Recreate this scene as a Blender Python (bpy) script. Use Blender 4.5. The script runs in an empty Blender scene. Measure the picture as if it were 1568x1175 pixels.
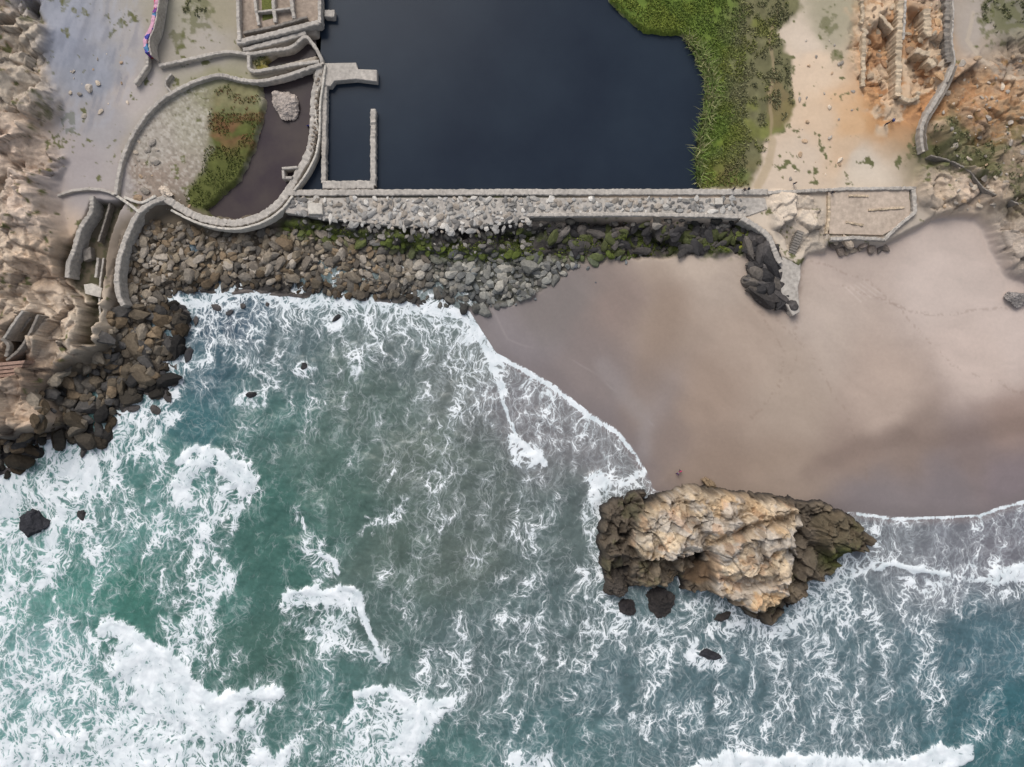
import bpy, bmesh, math, time
import numpy as np
T0=time.time()
rng=np.random.default_rng(11)
S=0.125; H=135.0; CX=784.0; CY=587.5

# ------------------------------------------------------------ helpers
def lin(c):
    c=np.asarray(c,float)/255.0
    return np.where(c<=0.04045,c/12.92,((c+0.055)/1.055)**2.4)
def gp(pts,z):
    p=np.asarray(pts,float); k=(H-z)/H
    return np.stack([CX+(p[:,0]-CX)*k, CY+(p[:,1]-CY)*k],1)
def world(px,py,z):
    k=(H-z)/H
    return (px-CX)*k*S, -(py-CY)*k*S, z
def sst(a,b,x):
    t=np.clip((x-a)/(b-a),0,1); return t*t*(3-2*t)
def _h(ix,iy,seed):
    h=(ix*374761393+iy*668265263+seed*144269504)&0xFFFFFFFF
    h=((h^(h>>13))*1274126177)&0xFFFFFFFF
    h=h^(h>>16)
    return (h&0xFFFFFF)/float(0xFFFFFF)
def vn(x,y,seed):
    fx=np.floor(x); fy=np.floor(y); ix=fx.astype(np.int64); iy=fy.astype(np.int64)
    u=x-fx; v=y-fy; u=u*u*u*(u*(u*6-15)+10); v=v*v*v*(v*(v*6-15)+10)
    a=_h(ix,iy,seed); b=_h(ix+1,iy,seed); c=_h(ix,iy+1,seed); d=_h(ix+1,iy+1,seed)
    return (a*(1-u)+b*u)*(1-v)+(c*(1-u)+d*u)*v
def fbm(x,y,scale,octv=4,seed=0,gain=0.5):
    s=0;a=1;t=0
    ca,sa=math.cos(0.6),math.sin(0.6)
    x=x/scale;y=y/scale
    for o in range(octv):
        s=s+a*vn(x,y,seed+o*17); t+=a; a*=gain
        x,y=(x*ca-y*sa)*2.03+3.1,(x*sa+y*ca)*2.03+7.7
    return s/t
def worley(x,y,scale,seed):
    x=x/scale;y=y/scale
    ix=np.floor(x).astype(np.int64); iy=np.floor(y).astype(np.int64)
    f1=np.full(x.shape,9.0);f2=np.full(x.shape,9.0)
    cx=np.zeros_like(x);cy=np.zeros_like(x);r=np.zeros_like(x)
    for i in (-1,0,1):
        for j in (-1,0,1):
            a=ix+i;b=iy+j
            qx=a+_h(a,b,seed);qy=b+_h(a,b,seed+5)
            d=np.hypot(x-qx,y-qy)
            m=d<f1
            f2=np.where(m,f1,np.minimum(f2,d))
            cx=np.where(m,x-qx,cx);cy=np.where(m,y-qy,cy);r=np.where(m,_h(a,b,seed+9),r)
            f1=np.where(m,d,f1)
    return f1,f2,cx,cy,r
def facets(x,y,scale,seed,warp=0.3):
    wx=x+(fbm(x,y,scale*1.1,2,seed+70)-.5)*scale*warp*2; wy=y+(fbm(x,y,scale*1.1,2,seed+90)-.5)*scale*warp*2
    f1,f2,cx,cy,r=worley(wx,wy,scale,seed)
    g1=((r*91.7)%1-.5)*1.6; g2=((r*57.3)%1-.5)*1.6
    return (r-.5)+cx*g1+cy*g2, f2-f1, r
def sdf(x,y,poly,pad=60):
    P=np.asarray(poly,float)
    out=np.full(x.shape,-float(pad))
    m=(x>P[:,0].min()-pad)&(x<P[:,0].max()+pad)&(y>P[:,1].min()-pad)&(y<P[:,1].max()+pad)
    X=x[m];Y=y[m]
    if X.size==0: return out
    d=np.full(X.shape,1e18); ins=np.zeros(X.shape,bool)
    n=len(P)
    for i in range(n):
        ax,ay=P[i];bx,by=P[(i+1)%n]
        ex,ey=bx-ax,by-ay
        t=np.clip(((X-ax)*ex+(Y-ay)*ey)/(ex*ex+ey*ey+1e-9),0,1)
        dx=X-ax-t*ex;dy=Y-ay-t*ey
        d=np.minimum(d,dx*dx+dy*dy)
        c=((ay>Y)!=(by>Y))
        if ey!=0:
            ins^=c&(X<ex*(Y-ay)/ey+ax)
    d=np.sqrt(d)
    out[m]=np.maximum(np.where(ins,d,-d),-pad) if pad<1e5 else np.where(ins,d,-d)
    return out
def dline(x,y,line,pad=80):
    P=np.asarray(line,float); out=np.full(x.shape,float(pad))
    m=(x>P[:,0].min()-pad)&(x<P[:,0].max()+pad)&(y>P[:,1].min()-pad)&(y<P[:,1].max()+pad)
    X=x[m];Y=y[m]
    if X.size==0: return out
    d=np.full(X.shape,1e18)
    for i in range(len(P)-1):
        ax,ay=P[i];bx,by=P[i+1];ex,ey=bx-ax,by-ay
        t=np.clip(((X-ax)*ex+(Y-ay)*ey)/(ex*ex+ey*ey+1e-9),0,1)
        d=np.minimum(d,(X-ax-t*ex)**2+(Y-ay-t*ey)**2)
    out[m]=np.minimum(np.sqrt(d),pad); return out
def shep(x,y,pts,r=18.0,p=2.2):
    num=None;den=0
    for q in pts:
        val=list(lin(q[2]))+list(q[3:])
        w=1.0/((x-q[0])**2+(y-q[1])**2+r*r)**p
        w=w*1e8
        if num is None: num=[w*v for v in val]
        else:
            for i,v in enumerate(val): num[i]=num[i]+w*v
        den=den+w
    return [n/den for n in num]

def mesh_np(name,verts,faces,mat,col=None,smooth=False,attrs=None,parent=None):
    me=bpy.data.meshes.new(name)
    verts=np.asarray(verts,np.float32); faces=np.asarray(faces,np.int32)
    n,k=faces.shape
    me.vertices.add(len(verts)); me.vertices.foreach_set('co',verts.ravel())
    me.loops.add(n*k); me.loops.foreach_set('vertex_index',faces.ravel())
    me.polygons.add(n); me.polygons.foreach_set('loop_start',np.arange(0,n*k,k,dtype=np.int32))
    me.update(calc_edges=True)
    if smooth: me.shade_smooth()
    else: me.shade_flat()
    if col is not None:
        a=me.color_attributes.new('Col','FLOAT_COLOR','POINT')
        c=np.ones((len(verts),4),np.float32); c[:,:3]=col
        a.data.foreach_set('color',c.ravel())
    for kx,v in (attrs or {}).items():
        a=me.attributes.new(kx,'FLOAT','POINT'); a.data.foreach_set('value',np.asarray(v,np.float32).ravel())
    me.materials.append(mat)
    ob=bpy.data.objects.new(name,me); bpy.context.collection.objects.link(ob)
    if parent: ob.parent=parent
    return ob
def empty(name):
    o=bpy.data.objects.new(name,None); bpy.context.collection.objects.link(o); return o
def gridfaces(ny,nx):
    i=np.arange(ny*nx).reshape(ny,nx)
    return np.stack([i[:-1,:-1],i[1:,:-1],i[1:,1:],i[:-1,1:]],-1).reshape(-1,4)

# ------------------------------------------------------------ materials
class NT:
    def __init__(s,name):
        s.m=bpy.data.materials.new(name); s.m.use_nodes=True; s.t=s.m.node_tree; s.n=s.t.nodes; s.n.clear()
        s.out=s.n.new('ShaderNodeOutputMaterial'); s.b=s.n.new('ShaderNodeBsdfPrincipled')
        s.t.links.new(s.b.outputs[0],s.out.inputs[0])
    def N(s,t,**k):
        n=s.n.new(t)
        for a,b in k.items(): setattr(n,a,b)
        return n
    def set(s,inp,v):
        if hasattr(v,'links') or isinstance(v,bpy.types.NodeSocket): s.t.links.new(v,inp)
        else: inp.default_value=v
    def math(s,op,a,b=0.0,c=None,clamp=False):
        n=s.N('ShaderNodeMath',operation=op,use_clamp=clamp); s.set(n.inputs[0],a); s.set(n.inputs[1],b)
        if c is not None: s.set(n.inputs[2],c)
        return n.outputs[0]
    def noise(s,vec,scale,detail=5,rough=0.55,dist=0.0):
        n=s.N('ShaderNodeTexNoise'); s.set(n.inputs['Vector'],vec); n.inputs['Scale'].default_value=scale
        n.inputs['Detail'].default_value=detail; n.inputs['Roughness'].default_value=rough; n.inputs['Distortion'].default_value=dist
        return n
    def mr(s,v,a,b,c,d,smooth=False):
        n=s.N('ShaderNodeMapRange'); 
        if smooth: n.interpolation_type='SMOOTHSTEP'
        s.set(n.inputs['Value'],v); s.set(n.inputs['From Min'],a); s.set(n.inputs['From Max'],b); s.set(n.inputs['To Min'],c); s.set(n.inputs['To Max'],d)
        return n.outputs['Result']
    def mix(s,f,a,b,blend='MIX'):
        n=s.N('ShaderNodeMix',data_type='RGBA',blend_type=blend); s.set(n.inputs[0],f); s.set(n.inputs[6],a); s.set(n.inputs[7],b)
        return n.outputs[2]
    def attr(s,name): return s.N('ShaderNodeAttribute',attribute_name=name)
    def obj(s): return s.N('ShaderNodeTexCoord').outputs['Object']
    def vmath(s,op,a,b):
        n=s.N('ShaderNodeVectorMath',operation=op); s.set(n.inputs[0],a); s.set(n.inputs[1],b); return n.outputs[0]
    def bump(s,h,strength,dist):
        n=s.N('ShaderNodeBump'); s.set(n.inputs['Strength'],strength); s.set(n.inputs['Distance'],dist); s.set(n.inputs['Height'],h)
        s.t.links.new(n.outputs[0],s.b.inputs['Normal'])
def vmat(name,sc=1.2,var=0.25,bump=0.6,dist=0.15,rough=0.9,spec=0.2,col=None):
    g=NT(name); o=g.obj()
    base=g.attr('Col').outputs['Color'] if col is None else (*lin(col),1)
    n1=g.noise(o,sc,6,0.6); n2=g.noise(o,sc*0.15,4,0.5)
    f=g.mr(n1.outputs[0],0.3,0.7,1-var,1+var); f2=g.mr(n2.outputs[0],0.3,0.7,1-var*.5,1+var*.5)
    f=g.math('MULTIPLY',f,f2)
    c=g.mix(1.0,base,f,'MULTIPLY')
    g.set(g.b.inputs['Base Color'],c); g.b.inputs['Roughness'].default_value=rough; g.b.inputs['Specular IOR Level'].default_value=spec
    g.bump(n1.outputs[0],bump,dist)
    return g.m
def terrain_mat():
    g=NT('ground_terrain'); o=g.obj(); base=g.attr('Col').outputs['Color']; rk=g.attr('rock').outputs['Fac']; wet=g.attr('wet').outputs['Fac']
    n1=g.noise(o,1.6,7,0.62); n2=g.noise(o,6.0,4,0.65); n3=g.noise(o,0.25,4,0.5)
    amp=g.mr(rk,0,1,0.05,0.20)
    a=g.math('SUBTRACT',n1.outputs[0],0.5); a=g.math('MULTIPLY',a,g.math('MULTIPLY',amp,3.2)); 
    b=g.math('MULTIPLY',g.math('SUBTRACT',n2.outputs[0],0.5),g.math('MULTIPLY',amp,1.6))
    c3=g.math('MULTIPLY',g.math('SUBTRACT',n3.outputs[0],0.5),0.12)
    f=g.math('ADD',g.math('ADD',a,b),g.math('ADD',c3,1.0))
    f=g.math('MAXIMUM',f,0.35)
    c=g.mix(1.0,base,f,'MULTIPLY')
    g.set(g.b.inputs['Base Color'],c)
    g.set(g.b.inputs['Roughness'],g.mr(wet,0,1,0.92,0.5)); g.set(g.b.inputs['Specular IOR Level'],g.mr(wet,0,1,0.12,0.35))
    g.bump(n1.outputs[0],g.mr(rk,0,1,0.10,0.8),g.mr(rk,0,1,0.05,0.32))
    return g.m
MT=terrain_mat()

# ------------------------------------------------------------ terrain grid
def axis(lo,hi,step,far):
    core=np.arange(lo,hi+step,step); n=26
    e=(np.arange(1,n+1)/n); L=lo-(step*2*np.arange(1,n+1)+ (e**4)*(far)); R=core[-1]+(step*2*np.arange(1,n+1)+(e**4)*far)
    return np.concatenate([L[::-1],core,R])
gx=axis(-120,1690,1.7,16000); gy=axis(-100,1270,1.7,16000)
X,Y=np.meshgrid(gx,gy); ny,nx=X.shape
BIG=1e6
LAND=[(-20000,760),(-300,742),(-20,736),(20,725),(50,700),(60,672),(100,668),(160,678),(178,640),(215,602),(262,604),(272,545),(286,500),(268,462),(290,446),(340,452),(380,444),(430,450),(480,458),(560,462),(620,464),(680,468),(716,476),(736,508),(758,542),(800,563),(850,592),(900,632),(945,660),(970,690),(988,722),(1000,752),(1060,775),(1150,795),(1250,788),(1312,786),(1370,794),(1440,793),(1500,790),(1530,778),(1568,768),(1900,750),(20000,700),(20000,-20000),(-20000,-20000)]
nzA=fbm(X,Y,40,5,1)-.5
nzB=fbm(X,Y,12,4,5)-.5
dl=sdf(X,Y,LAND,BIG)+nzA*4*(X<720)
rockshore=sst(760,700,X)
Z=np.where(dl>0,2.2*(1-np.exp(-np.maximum(dl,0)/170)),np.maximum(-0.035*(-dl),-6))
def raise_(poly,zt,target,edge,nz=0):
    global Z
    sd=sdf(X,Y,gp(poly,zt),150)+nz
    m=sst(-edge,edge,sd)
    Z=Z*(1-m)+target*m
    return m
UP=[(-20000,-20000),(-20000,640),(-100,640),(60,600),(150,520),(165,470),(180,400),(205,338),(250,308),(280,332),(320,347),(370,350),(410,335),(440,325),(600,345),(820,336),(1140,336),(1178,362),(1195,395),(1225,410),(1240,385),(1272,372),(1355,374),(1400,352),(1440,328),(1500,330),(1568,390),(1700,420),(20000,500),(20000,-20000)]
sd=sdf(X,Y,gp(UP,3.8),BIG)+nzB*3
mUP=sst(-5,5,sd); Z=Z*(1-mUP)+3.8*mUP
DS=[(430,318),(600,340),(820,330),(1150,334),(1146,388),(1000,392),(830,388),(700,384),(600,376),(500,352),(430,345)]
mDS=sst(-5,5,sdf(X,Y,gp(DS,2.2),60)+nzB*12)*(1-mUP)
Z=Z+mDS*(np.maximum(2.3+nzA*2,Z)-Z)
PXa=CX+(X-CX)*H/(H-3.8); PYa=CY+(Y-CY)*H/(H-3.8)
Z+=mUP*(sst(235,40,PXa)*sst(230,60,PYa)*3.5)
Z+=mUP*(sst(1200,1330,PXa)*sst(270,150,PYa)*1.8)
far=np.maximum(0,-150-PYa); Z+=mUP*np.minimum(far*0.03,60)
Zs=Z.copy()
rock=np.zeros_like(Z)
bigf,bige,bigr=facets(X,Y,72,303,.5)
C1=[(-600,148),(0,165),(45,190),(80,235),(66,265),(72,330),(92,420),(138,458),(150,520),(95,560),(45,600),(64,650),(22,668),(-600,690)]
m=raise_(C1,7.5,7.6+bigf*3.0+nzA*2.5+np.clip((60-X)*0.03,-1,4),9,nzA*18); rock=np.maximum(rock,m); mC1=m; Zs=Zs*(1-m)+7.5*m
C2=[(-600,-900),(55,-900),(50,20),(62,80),(60,120),(72,160),(45,175),(0,168),(-600,150)]
m=raise_(C2,8.5,8.7+bigf*2.6+nzA*2+np.clip((40-X)*0.03,-1,4),10,nzA*30); rock=np.maximum(rock,m); mC2=m; Zs=Zs*(1-m)+8.5*m
R1=[(1448,100),(1500,90),(1568,55),(2200,50),(2200,330),(1568,330),(1530,318),(1497,300),(1505,285),(1455,245),(1430,200),(1445,150)]
m=raise_(R1,6,6+bigf*2.2+np.clip((X-1480)*0.02,0,5),12,nzA*26); rock=np.maximum(rock,m*.9)
R3=[(1408,262),(1440,250),(1500,285),(1490,318),(1440,332),(1410,310)]
m=raise_(R3,4.5,4.8,7,nzA*20); rock=np.maximum(rock,m)
R4=[(1520,322),(1600,300),(1700,330),(1700,440),(1562,412),(1535,372)]
m=raise_(R4,4.5,5.0,8,nzA*24); rock=np.maximum(rock,m)
R5=[(1180,296),(1240,300),(1272,340),(1270,385),(1235,392),(1200,372),(1182,340)]
m=raise_(R5,4.2,4.3,6,nzA*16); rock=np.maximum(rock,m*.9)
R2=[(1312,-40),(1375,-40),(1375,150),(1400,175),(1345,200),(1320,140),(1300,80)]
m=sst(-8,8,sdf(X,Y,gp(R2,5),60)+nzA*26); rock=np.maximum(rock,m*.75)
R6=[(1385,-40),(1440,-40),(1450,120),(1420,190),(1390,165)]
m=sst(-8,8,sdf(X,Y,gp(R6,5),60)+nzA*26); rock=np.maximum(rock,m*.75)
for tp,zt_ in (([(1335,40),(1372,30),(1374,148),(1350,150),(1328,120)],4.6),([(1388,20),(1412,20),(1412,90),(1430,130),(1400,140),(1388,100)],4.4)):
    m=sst(-4,4,sdf(X,Y,gp(tp,5),40)+nzB*14); Z=Z*(1-m)+(zt_-1.0)*m
CH=[(104,402),(118,372),(135,345),(150,312),(196,312),(178,350),(168,395),(162,450),(166,500),(158,528),(142,528),(140,462),(118,440),(104,425)]
mCH=sst(-4,4,sdf(X,Y,gp(CH,2),40)+nzB*6); Z=Z*(1-mCH)+1.4*mCH; Zs=Zs*(1-mCH)+1.5*mCH; rock=rock*(1-mCH*.5)
PIT=[(6,520),(32,478),(56,480),(44,512),(22,548),(4,546)]
mP=sst(-2,2,sdf(X,Y,gp(PIT,7.5),30)); 
RIP=[(232,345),(300,352),(440,335),(600,368),(830,384),(1000,386),(930,400),(880,405),(800,462),(718,474),(600,462),(430,450),(290,448),(285,500),(272,545),(262,604),(215,602),(178,640),(160,678),(60,672),(50,700),(-60,736),(-300,740),(-300,690),(20,668),(62,650),(45,600),(95,560),(150,520),(168,470),(180,470),(180,430),(200,360)]
mRIP=sst(-6,6,sdf(X,Y,gp(RIP,1.0),60)+nzA*10)*(1-mC1); rock=np.maximum(rock,mRIP)
rock=np.maximum(rock,mDS)
POOL=[(490,-300),(905,-300),(925,-40),(932,5),(945,18),(962,32),(985,52),(1020,56),(1045,57),(1062,76),(1078,100),(1086,130),(1084,165),(1074,200),(1069,240),(1071,292),(445,292),(462,276),(478,240),(486,200),(487,150),(490,95)]
ZPW=2.6
mPO=sst(-4,4,sdf(X,Y,gp(POOL,ZPW),60)+nzB*6*(PXa>900)); Z=Z*(1-mPO)+1.2*mPO; rock*=1-mPO; Zs=Zs*(1-mPO)+2.6*mPO
POND=[(388,232),(402,195),(408,160),(400,130),(440,118),(480,108),(487,150),(482,205),(470,245),(450,278),(432,302),(405,325),(365,336),(330,334),(318,322),(345,300),(370,275)]
mPN=sst(-5,5,sdf(X,Y,gp(POND,ZPW),60)+nzB*10); Z=Z*(1-mPN)+1.8*mPN; Zs=Zs*(1-mPN)+2.6*mPN
POND2=[(408,100),(465,62),(492,60),(488,88),(455,96),(415,106)]
m=sst(-3,3,sdf(X,Y,gp(POND2,ZPW),40)); Z=Z*(1-m)+1.8*m
idx=(rock>0.02)
xr=X[idx];yr=Y[idx]
f1,e1,r1=facets(xr,yr,40,3,.45); f2,e2,r2=facets(xr,yr,18,23,.4); f3,e3,r3=facets(xr,yr,8,43)
isC=(mC1+mC2)[idx]>0.5
amp=np.where(isC,1.1,0.75)*np.where(mRIP[idx]>.5,.5,1)
Z[idx]+=rock[idx]*amp*(f1*2.4+f2*0.9+f3*np.where(isC,.2,.3)+(fbm(xr,yr,24,5,66)-.5)*1.8)
crack=np.zeros_like(Z); crack[idx]=rock[idx]*(0.6*sst(.07,.0,e1)+.25*sst(.09,0,e2)); crack=np.maximum(crack,(mC1+mC2)*sst(.05,0,bige)*.9); Z-=crack*0.5
Z=Z*(1-mP)+4.0*mP
rcell=np.full(Z.shape,.5); rcell[idx]=0.5*r1+0.5*r2
Z+=(1-rock)*(dl>0)*(fbm(X,Y,30,4,77)-.5)*0.18*(mUP*1.2+.1)*sst(0,30,dl)
def zt(x,y):
    i=np.clip(np.searchsorted(gx,x),1,nx-1); j=np.clip(np.searchsorted(gy,y),1,ny-1)
    return Z[j,i]
def place(px,py):
    px=np.atleast_1d(np.asarray(px,float));py=np.atleast_1d(np.asarray(py,float))
    z=np.zeros_like(px)
    for _ in range(4):
        k=(H-z)/H; x=CX+(px-CX)*k; y=CY+(py-CY)*k; z=0.5*z+0.5*np.maximum(zt(x,y),-1) if _<3 else zt(x,y)
    return (x-CX)*S,-(y-CY)*S,z
print('height',time.time()-T0)
PX=CX+(X-CX)*H/(H-Zs); PY=CY+(Y-CY)*H/(H-Zs)
BC=[(1300,420,(178,162,151)),(1450,450,(188,173,163)),(1500,560,(190,173,162)),(1350,600,(174,156,143)),(1200,600,(164,148,134)),(1100,450,(168,153,140)),(1050,400,(182,166,151)),(1010,500,(154,137,123)),(950,480,(138,123,115)),(850,460,(126,118,114)),(900,560,(130,119,115)),(800,520,(128,120,120)),(950,640,(126,116,114)),(1010,650,(130,115,106)),(1080,600,(152,134,120)),(1100,700,(142,125,112)),(1200,720,(150,133,119)),(1300,690,(142,125,114)),(1400,680,(136,120,110)),(1500,700,(128,114,109)),(1450,750,(124,115,115)),(1568,650,(144,125,115)),(1350,775,(126,117,116)),(1560,740,(123,112,113)),(980,620,(144,134,130)),(1240,500,(178,163,151)),(1130,520,(166,149,135)),(1560,520,(193,177,167))]
LC=[(1220,240,(198,180,160)),(1250,200,(202,178,152)),(1300,230,(200,174,146)),(1250,100,(206,184,160)),(1230,60,(200,184,166)),(1350,60,(184,152,122)),(1340,175,(192,150,108)),(1300,190,(204,168,130)),(1400,150,(188,140,100)),(1275,20,(158,150,128)),(1260,50,(162,153,132)),(1400,60,(180,154,128)),(1500,50,(168,157,146)),(1540,100,(160,144,126)),(1500,180,(166,134,104)),(1545,25,(124,120,104)),(1520,140,(176,144,112)),(1450,255,(122,115,90)),(1540,240,(148,132,112)),(1560,290,(134,122,102)),(1480,285,(190,170,150)),(1460,215,(114,110,80)),(1500,240,(118,110,82)),(1535,190,(156,132,104)),(1300,330,(182,170,155)),(1220,330,(196,182,165)),(1380,320,(176,164,150)),(1330,270,(202,188,170)),(1530,370,(176,162,148)),(1440,300,(184,166,146)),
(100,60,(140,143,153)),(70,20,(150,152,160)),(150,110,(143,145,152)),(30,50,(180,167,150)),(30,120,(182,169,152)),(200,60,(164,159,155)),(150,200,(158,153,152)),(120,260,(160,152,150)),(200,150,(172,163,157)),(250,60,(160,152,140)),(310,65,(165,157,147)),(330,20,(152,144,124)),(270,20,(158,152,136)),(230,220,(162,154,143)),(290,170,(158,152,136)),(230,260,(144,129,116)),(320,150,(140,136,110)),(30,220,(194,174,156)),(40,300,(204,184,166)),(20,400,(186,168,148)),(60,400,(198,174,150)),(60,470,(198,180,160)),(110,480,(202,186,166)),(30,630,(190,168,146)),(20,570,(150,130,112)),(0,300,(182,167,150)),(430,40,(158,148,136)),(180,270,(162,154,150)),
(300,400,(96,88,76)),(500,420,(98,90,80)),(700,410,(90,90,82)),(600,430,(94,90,82)),(220,430,(88,78,66)),(100,600,(76,68,58)),(30,690,(50,48,48)),(200,520,(84,76,66)),(400,400,(98,88,76)),(140,640,(56,52,48)),(260,370,(102,92,78))]
qx=PX+(fbm(PX,PY,60,4,201)-.5)*50; qy=PY+(fbm(PX,PY,60,4,202)-.5)*50
C=np.stack(shep(qx,qy,LC,14,2.4),-1)
qx=PX+(fbm(PX,PY,160,4,203)-.5)*80; qy=PY+(fbm(PX,PY,160,4,204)-.5)*80
Cb=np.stack(shep(qx,qy,BC,38,2.4),-1)
bm_=((1-mUP)*sst(600,760,PX-(PY-430)*.3)*(1-rock))[...,None]; C=C*(1-bm_)+Cb*bm_
def paint(mask,c,a=1.0):
    global C
    mm=(mask*a)[...,None]; C=C*(1-mm)+np.asarray(c)*mm
def pm(poly,edge=3,nz=0): return sst(-edge,edge,sdf(PX,PY,poly,60)+nz)
n60=fbm(PX,PY,60,5,301); n25=fbm(PX,PY,25,4,311); n8=fbm(PX,PY,8,4,321); n3=fbm(PX,PY,3.5,2,331)
sandm=(1-rock)*(1-mUP)
arc=np.hypot(PX-1500,(PY-150)*1.15); stre=fbm(arc+(n60-.5)*60,np.arctan2(PY-150,PX-1500)*120,22,4,340)-.5
C*=(1+sandm*stre*0.15+sandm*(n25-.5)*.08*sst(1000,1300,PX))[...,None]
d=dline(PX+(n25-.5)*8,PY,[(1010,420),(1030,450),(1015,520),(985,600),(960,660)],60); paint(sandm*sst(45,5,d),lin((136,118,104)),.4)
# saturated sand just above the waterline
paint(sandm*sst(34,2,dl+(n60-.5)*30),lin((116,107,106)),.6)
q=np.abs(dl+(fbm(PX,PY,160,3,366)-.5)*70-40); paint(sandm*sst(2.2,.3,q)*sst(.45,.6,n60)*(PX<1000),lin((158,150,146)),.25)
d=dline(PX+(n25-.5)*14,PY,[(925,560),(955,600),(985,640),(990,690)],60); paint(sandm*sst(24,2,d),lin((156,150,148)),.25)
d=dline(PX,PY+(n60-.5)*30,[(1240,720),(1300,690),(1400,672),(1500,660),(1600,640)],60); paint(sandm*sst(26,4,d),lin((116,100,92)),.32)
for ln,w in (([(1130,420),(1160,470),(1200,540),(1190,600)],2.0),([(1240,400),(1215,470),(1218,560),(1150,640)],2.0),([(1290,440),(1400,480),(1568,470)],2.5),([(1140,420),(1250,560),(1300,640),(1330,740)],2.0),([(1240,400),(1330,430),(1460,560),(1568,600)],2.0)):
    d=dline(PX+(n25-.5)*14,PY+(n60-.5)*20,ln,30); paint(sandm*sst(w+2,w-2,d)*sst(.5,.62,vn(PX/3.0,PY/3.0,9)),lin((130,112,100)),.28)
for i in range(5):
    d=dline(PX,PY,[(1295+i*7,440-i*2),(1318+i*8,462-i*3)],14); paint(sandm*sst(2,0,d)*n8,lin((205,192,182)),.55)
tint=(rcell-.5)*0.34; C*=(1+rock*tint)[...,None]
paint(rock*(1-mRIP)*sst(.5,.7,n25),lin((164,150,138)),.25)
paint(rock*(1-mRIP)*sst(.54,.66,n60)*(PX<200),lin((208,190,170)),.5)
paint(rock*(1-mRIP)*sst(.58,.68,n25)*sst(.45,.6,n8)*(PX<200),lin((150,122,96)),.5)
paint(crack*(1-mRIP),lin((96,80,68)),.5)
scr=mUP*(1-mPO)*(1-mPN)
for (x0,y0,rad) in ((50,30,20),(60,170,24),(300,20,36),(270,60,16),(1268,35,20),(1280,85,10),(1410,225,26),(1450,215,44),(1500,250,40),(1550,200,24),(1540,20,55),(1560,290,36),(1190,110,18),(1205,130,14)):
    g=np.exp(-((PX-x0)**2+(PY-y0)**2)/(rad*rad)); paint(scr*sst(.35,.6,g*0.7+(n8-.5)*1.2+(n25-.5)),lin((102,102,70)),.7)
OR=[(1310,10),(1375,-20),(1450,40),(1442,130),(1420,200),(1350,205),(1320,150)]
paint(pm(OR,12,(n25-.5)*60),lin((184,138,96)),.6)
paint(pm(OR,12,(n25-.5)*60)*sst(.52,.62,n8),lin((130,98,74)),.45)
paint(pm(OR,12,(n25-.5)*60)*sst(.50,.58,n25),lin((204,184,158)),.7)
paint(pm([(1460,110),(1560,90),(1600,200),(1500,220),(1450,180)],12,(n25-.5)*60)*sst(.46,.6,n8),lin((174,128,88)),.5)
d=dline(PX+(n25-.5)*6,PY+(n25-.5)*6,[(1568,120),(1530,118),(1500,88),(1480,60),(1490,20)],30); paint(sst(5,2,d),lin((184,170,152)),.6)
GB=[(900,-300),(925,-40),(932,5),(945,18),(962,32),(985,52),(1045,57),(1078,100),(1086,150),(1074,200),(1066,240),(1066,290),(1150,289),(1165,250),(1176,215),(1205,182),(1216,160),(1208,90),(1190,50),(1230,10),(1215,-60),(1210,-300)]
gb=pm(GB,5,(n25-.5)*22)
gcol=np.stack([np.full_like(PX,v) for v in lin((98,116,52))],-1)
t=sst(1090,1150,PX+(n25-.5)*60)[...,None]; gcol=gcol*(1-t)+lin((110,107,78))*t
t=(sst(.5,.65,n60)*.5)[...,None]; gcol=gcol*(1-t)+lin((116,122,50))*t
t=(sst(230,275,PY)*sst(.3,.6,n25)*.8)[...,None]; gcol=gcol*(1-t)+lin((104,94,62))*t
gcol*=(0.7+0.6*n8)[...,None]
C=C*(1-gb[...,None])+gcol*gb[...,None]
paint(pm([(1176,120),(1190,112),(1215,160),(1205,185),(1178,200)],5,(n25-.5)*16),lin((126,110,80)),.7)
d=dline(PX+(n25-.5)*6,PY,[(1180,215),(1182,180),(1178,150),(1185,110),(1178,60),(1190,20)],20); paint(sst(3.5,1.5,d),lin((158,140,112)),.6)
d=dline(PX+(n25-.5)*6,PY,[(1182,215),(1178,250),(1160,285)],20); paint(sst(9,4,d),lin((176,158,132)),.9)
VG=[(285,300),(310,262),(318,215),(322,170),(330,138),(365,128),(400,132),(408,165),(402,198),(388,235),(370,272),(345,300),(318,322),(290,315)]
vg=pm(VG,8,(n25-.5)*26)
vc=np.stack([np.full_like(PX,v) for v in lin((88,92,50))],-1)
t=sst(250,215,PY+(n25-.5)*60)[...,None]*sst(.35,.6,n25)[...,None]; vc=vc*(1-t)+lin((112,86,60))*t
t=sst(190,150,PY+(n25-.5)*30)[...,None]*.85; vc=vc*(1-t)+lin((126,124,92))*t
vc*=(0.65+0.7*n8)[...,None]
C=C*(1-vg[...,None])+vc*vg[...,None]
paint(pm([(488,-40),(560,-40),(530,10),(505,22),(490,22)],5,(n25-.5)*16),lin((80,96,40)),1)
paint(pm([(385,95),(410,84),(418,104),(396,108)],3),lin((120,110,50)),.8)
gr=pm([(192,300),(195,240),(230,175),(290,135),(325,135),(318,230),(285,300),(245,290)],6); paint(gr*sst(.62,.7,n3),lin((190,183,172)),.45); paint(gr*sst(.38,.3,n3),lin((110,102,90)),.4)
sc=pm([(60,-60),(215,-60),(215,110),(160,200),(90,200),(70,120)],12,(n25-.5)*30)
srd=fbm(PX*1.0+PY*.35,PY*.3-PX*.1,9,4,360); paint(sc*sst(.5,.7,srd),lin((165,166,174)),.4); paint(sc*sst(.45,.3,srd),lin((122,124,134)),.4)
paint(mCH,lin((92,84,68)),.9); paint(mCH*sst(.5,.6,n8),lin((66,70,46)),.6)
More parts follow.
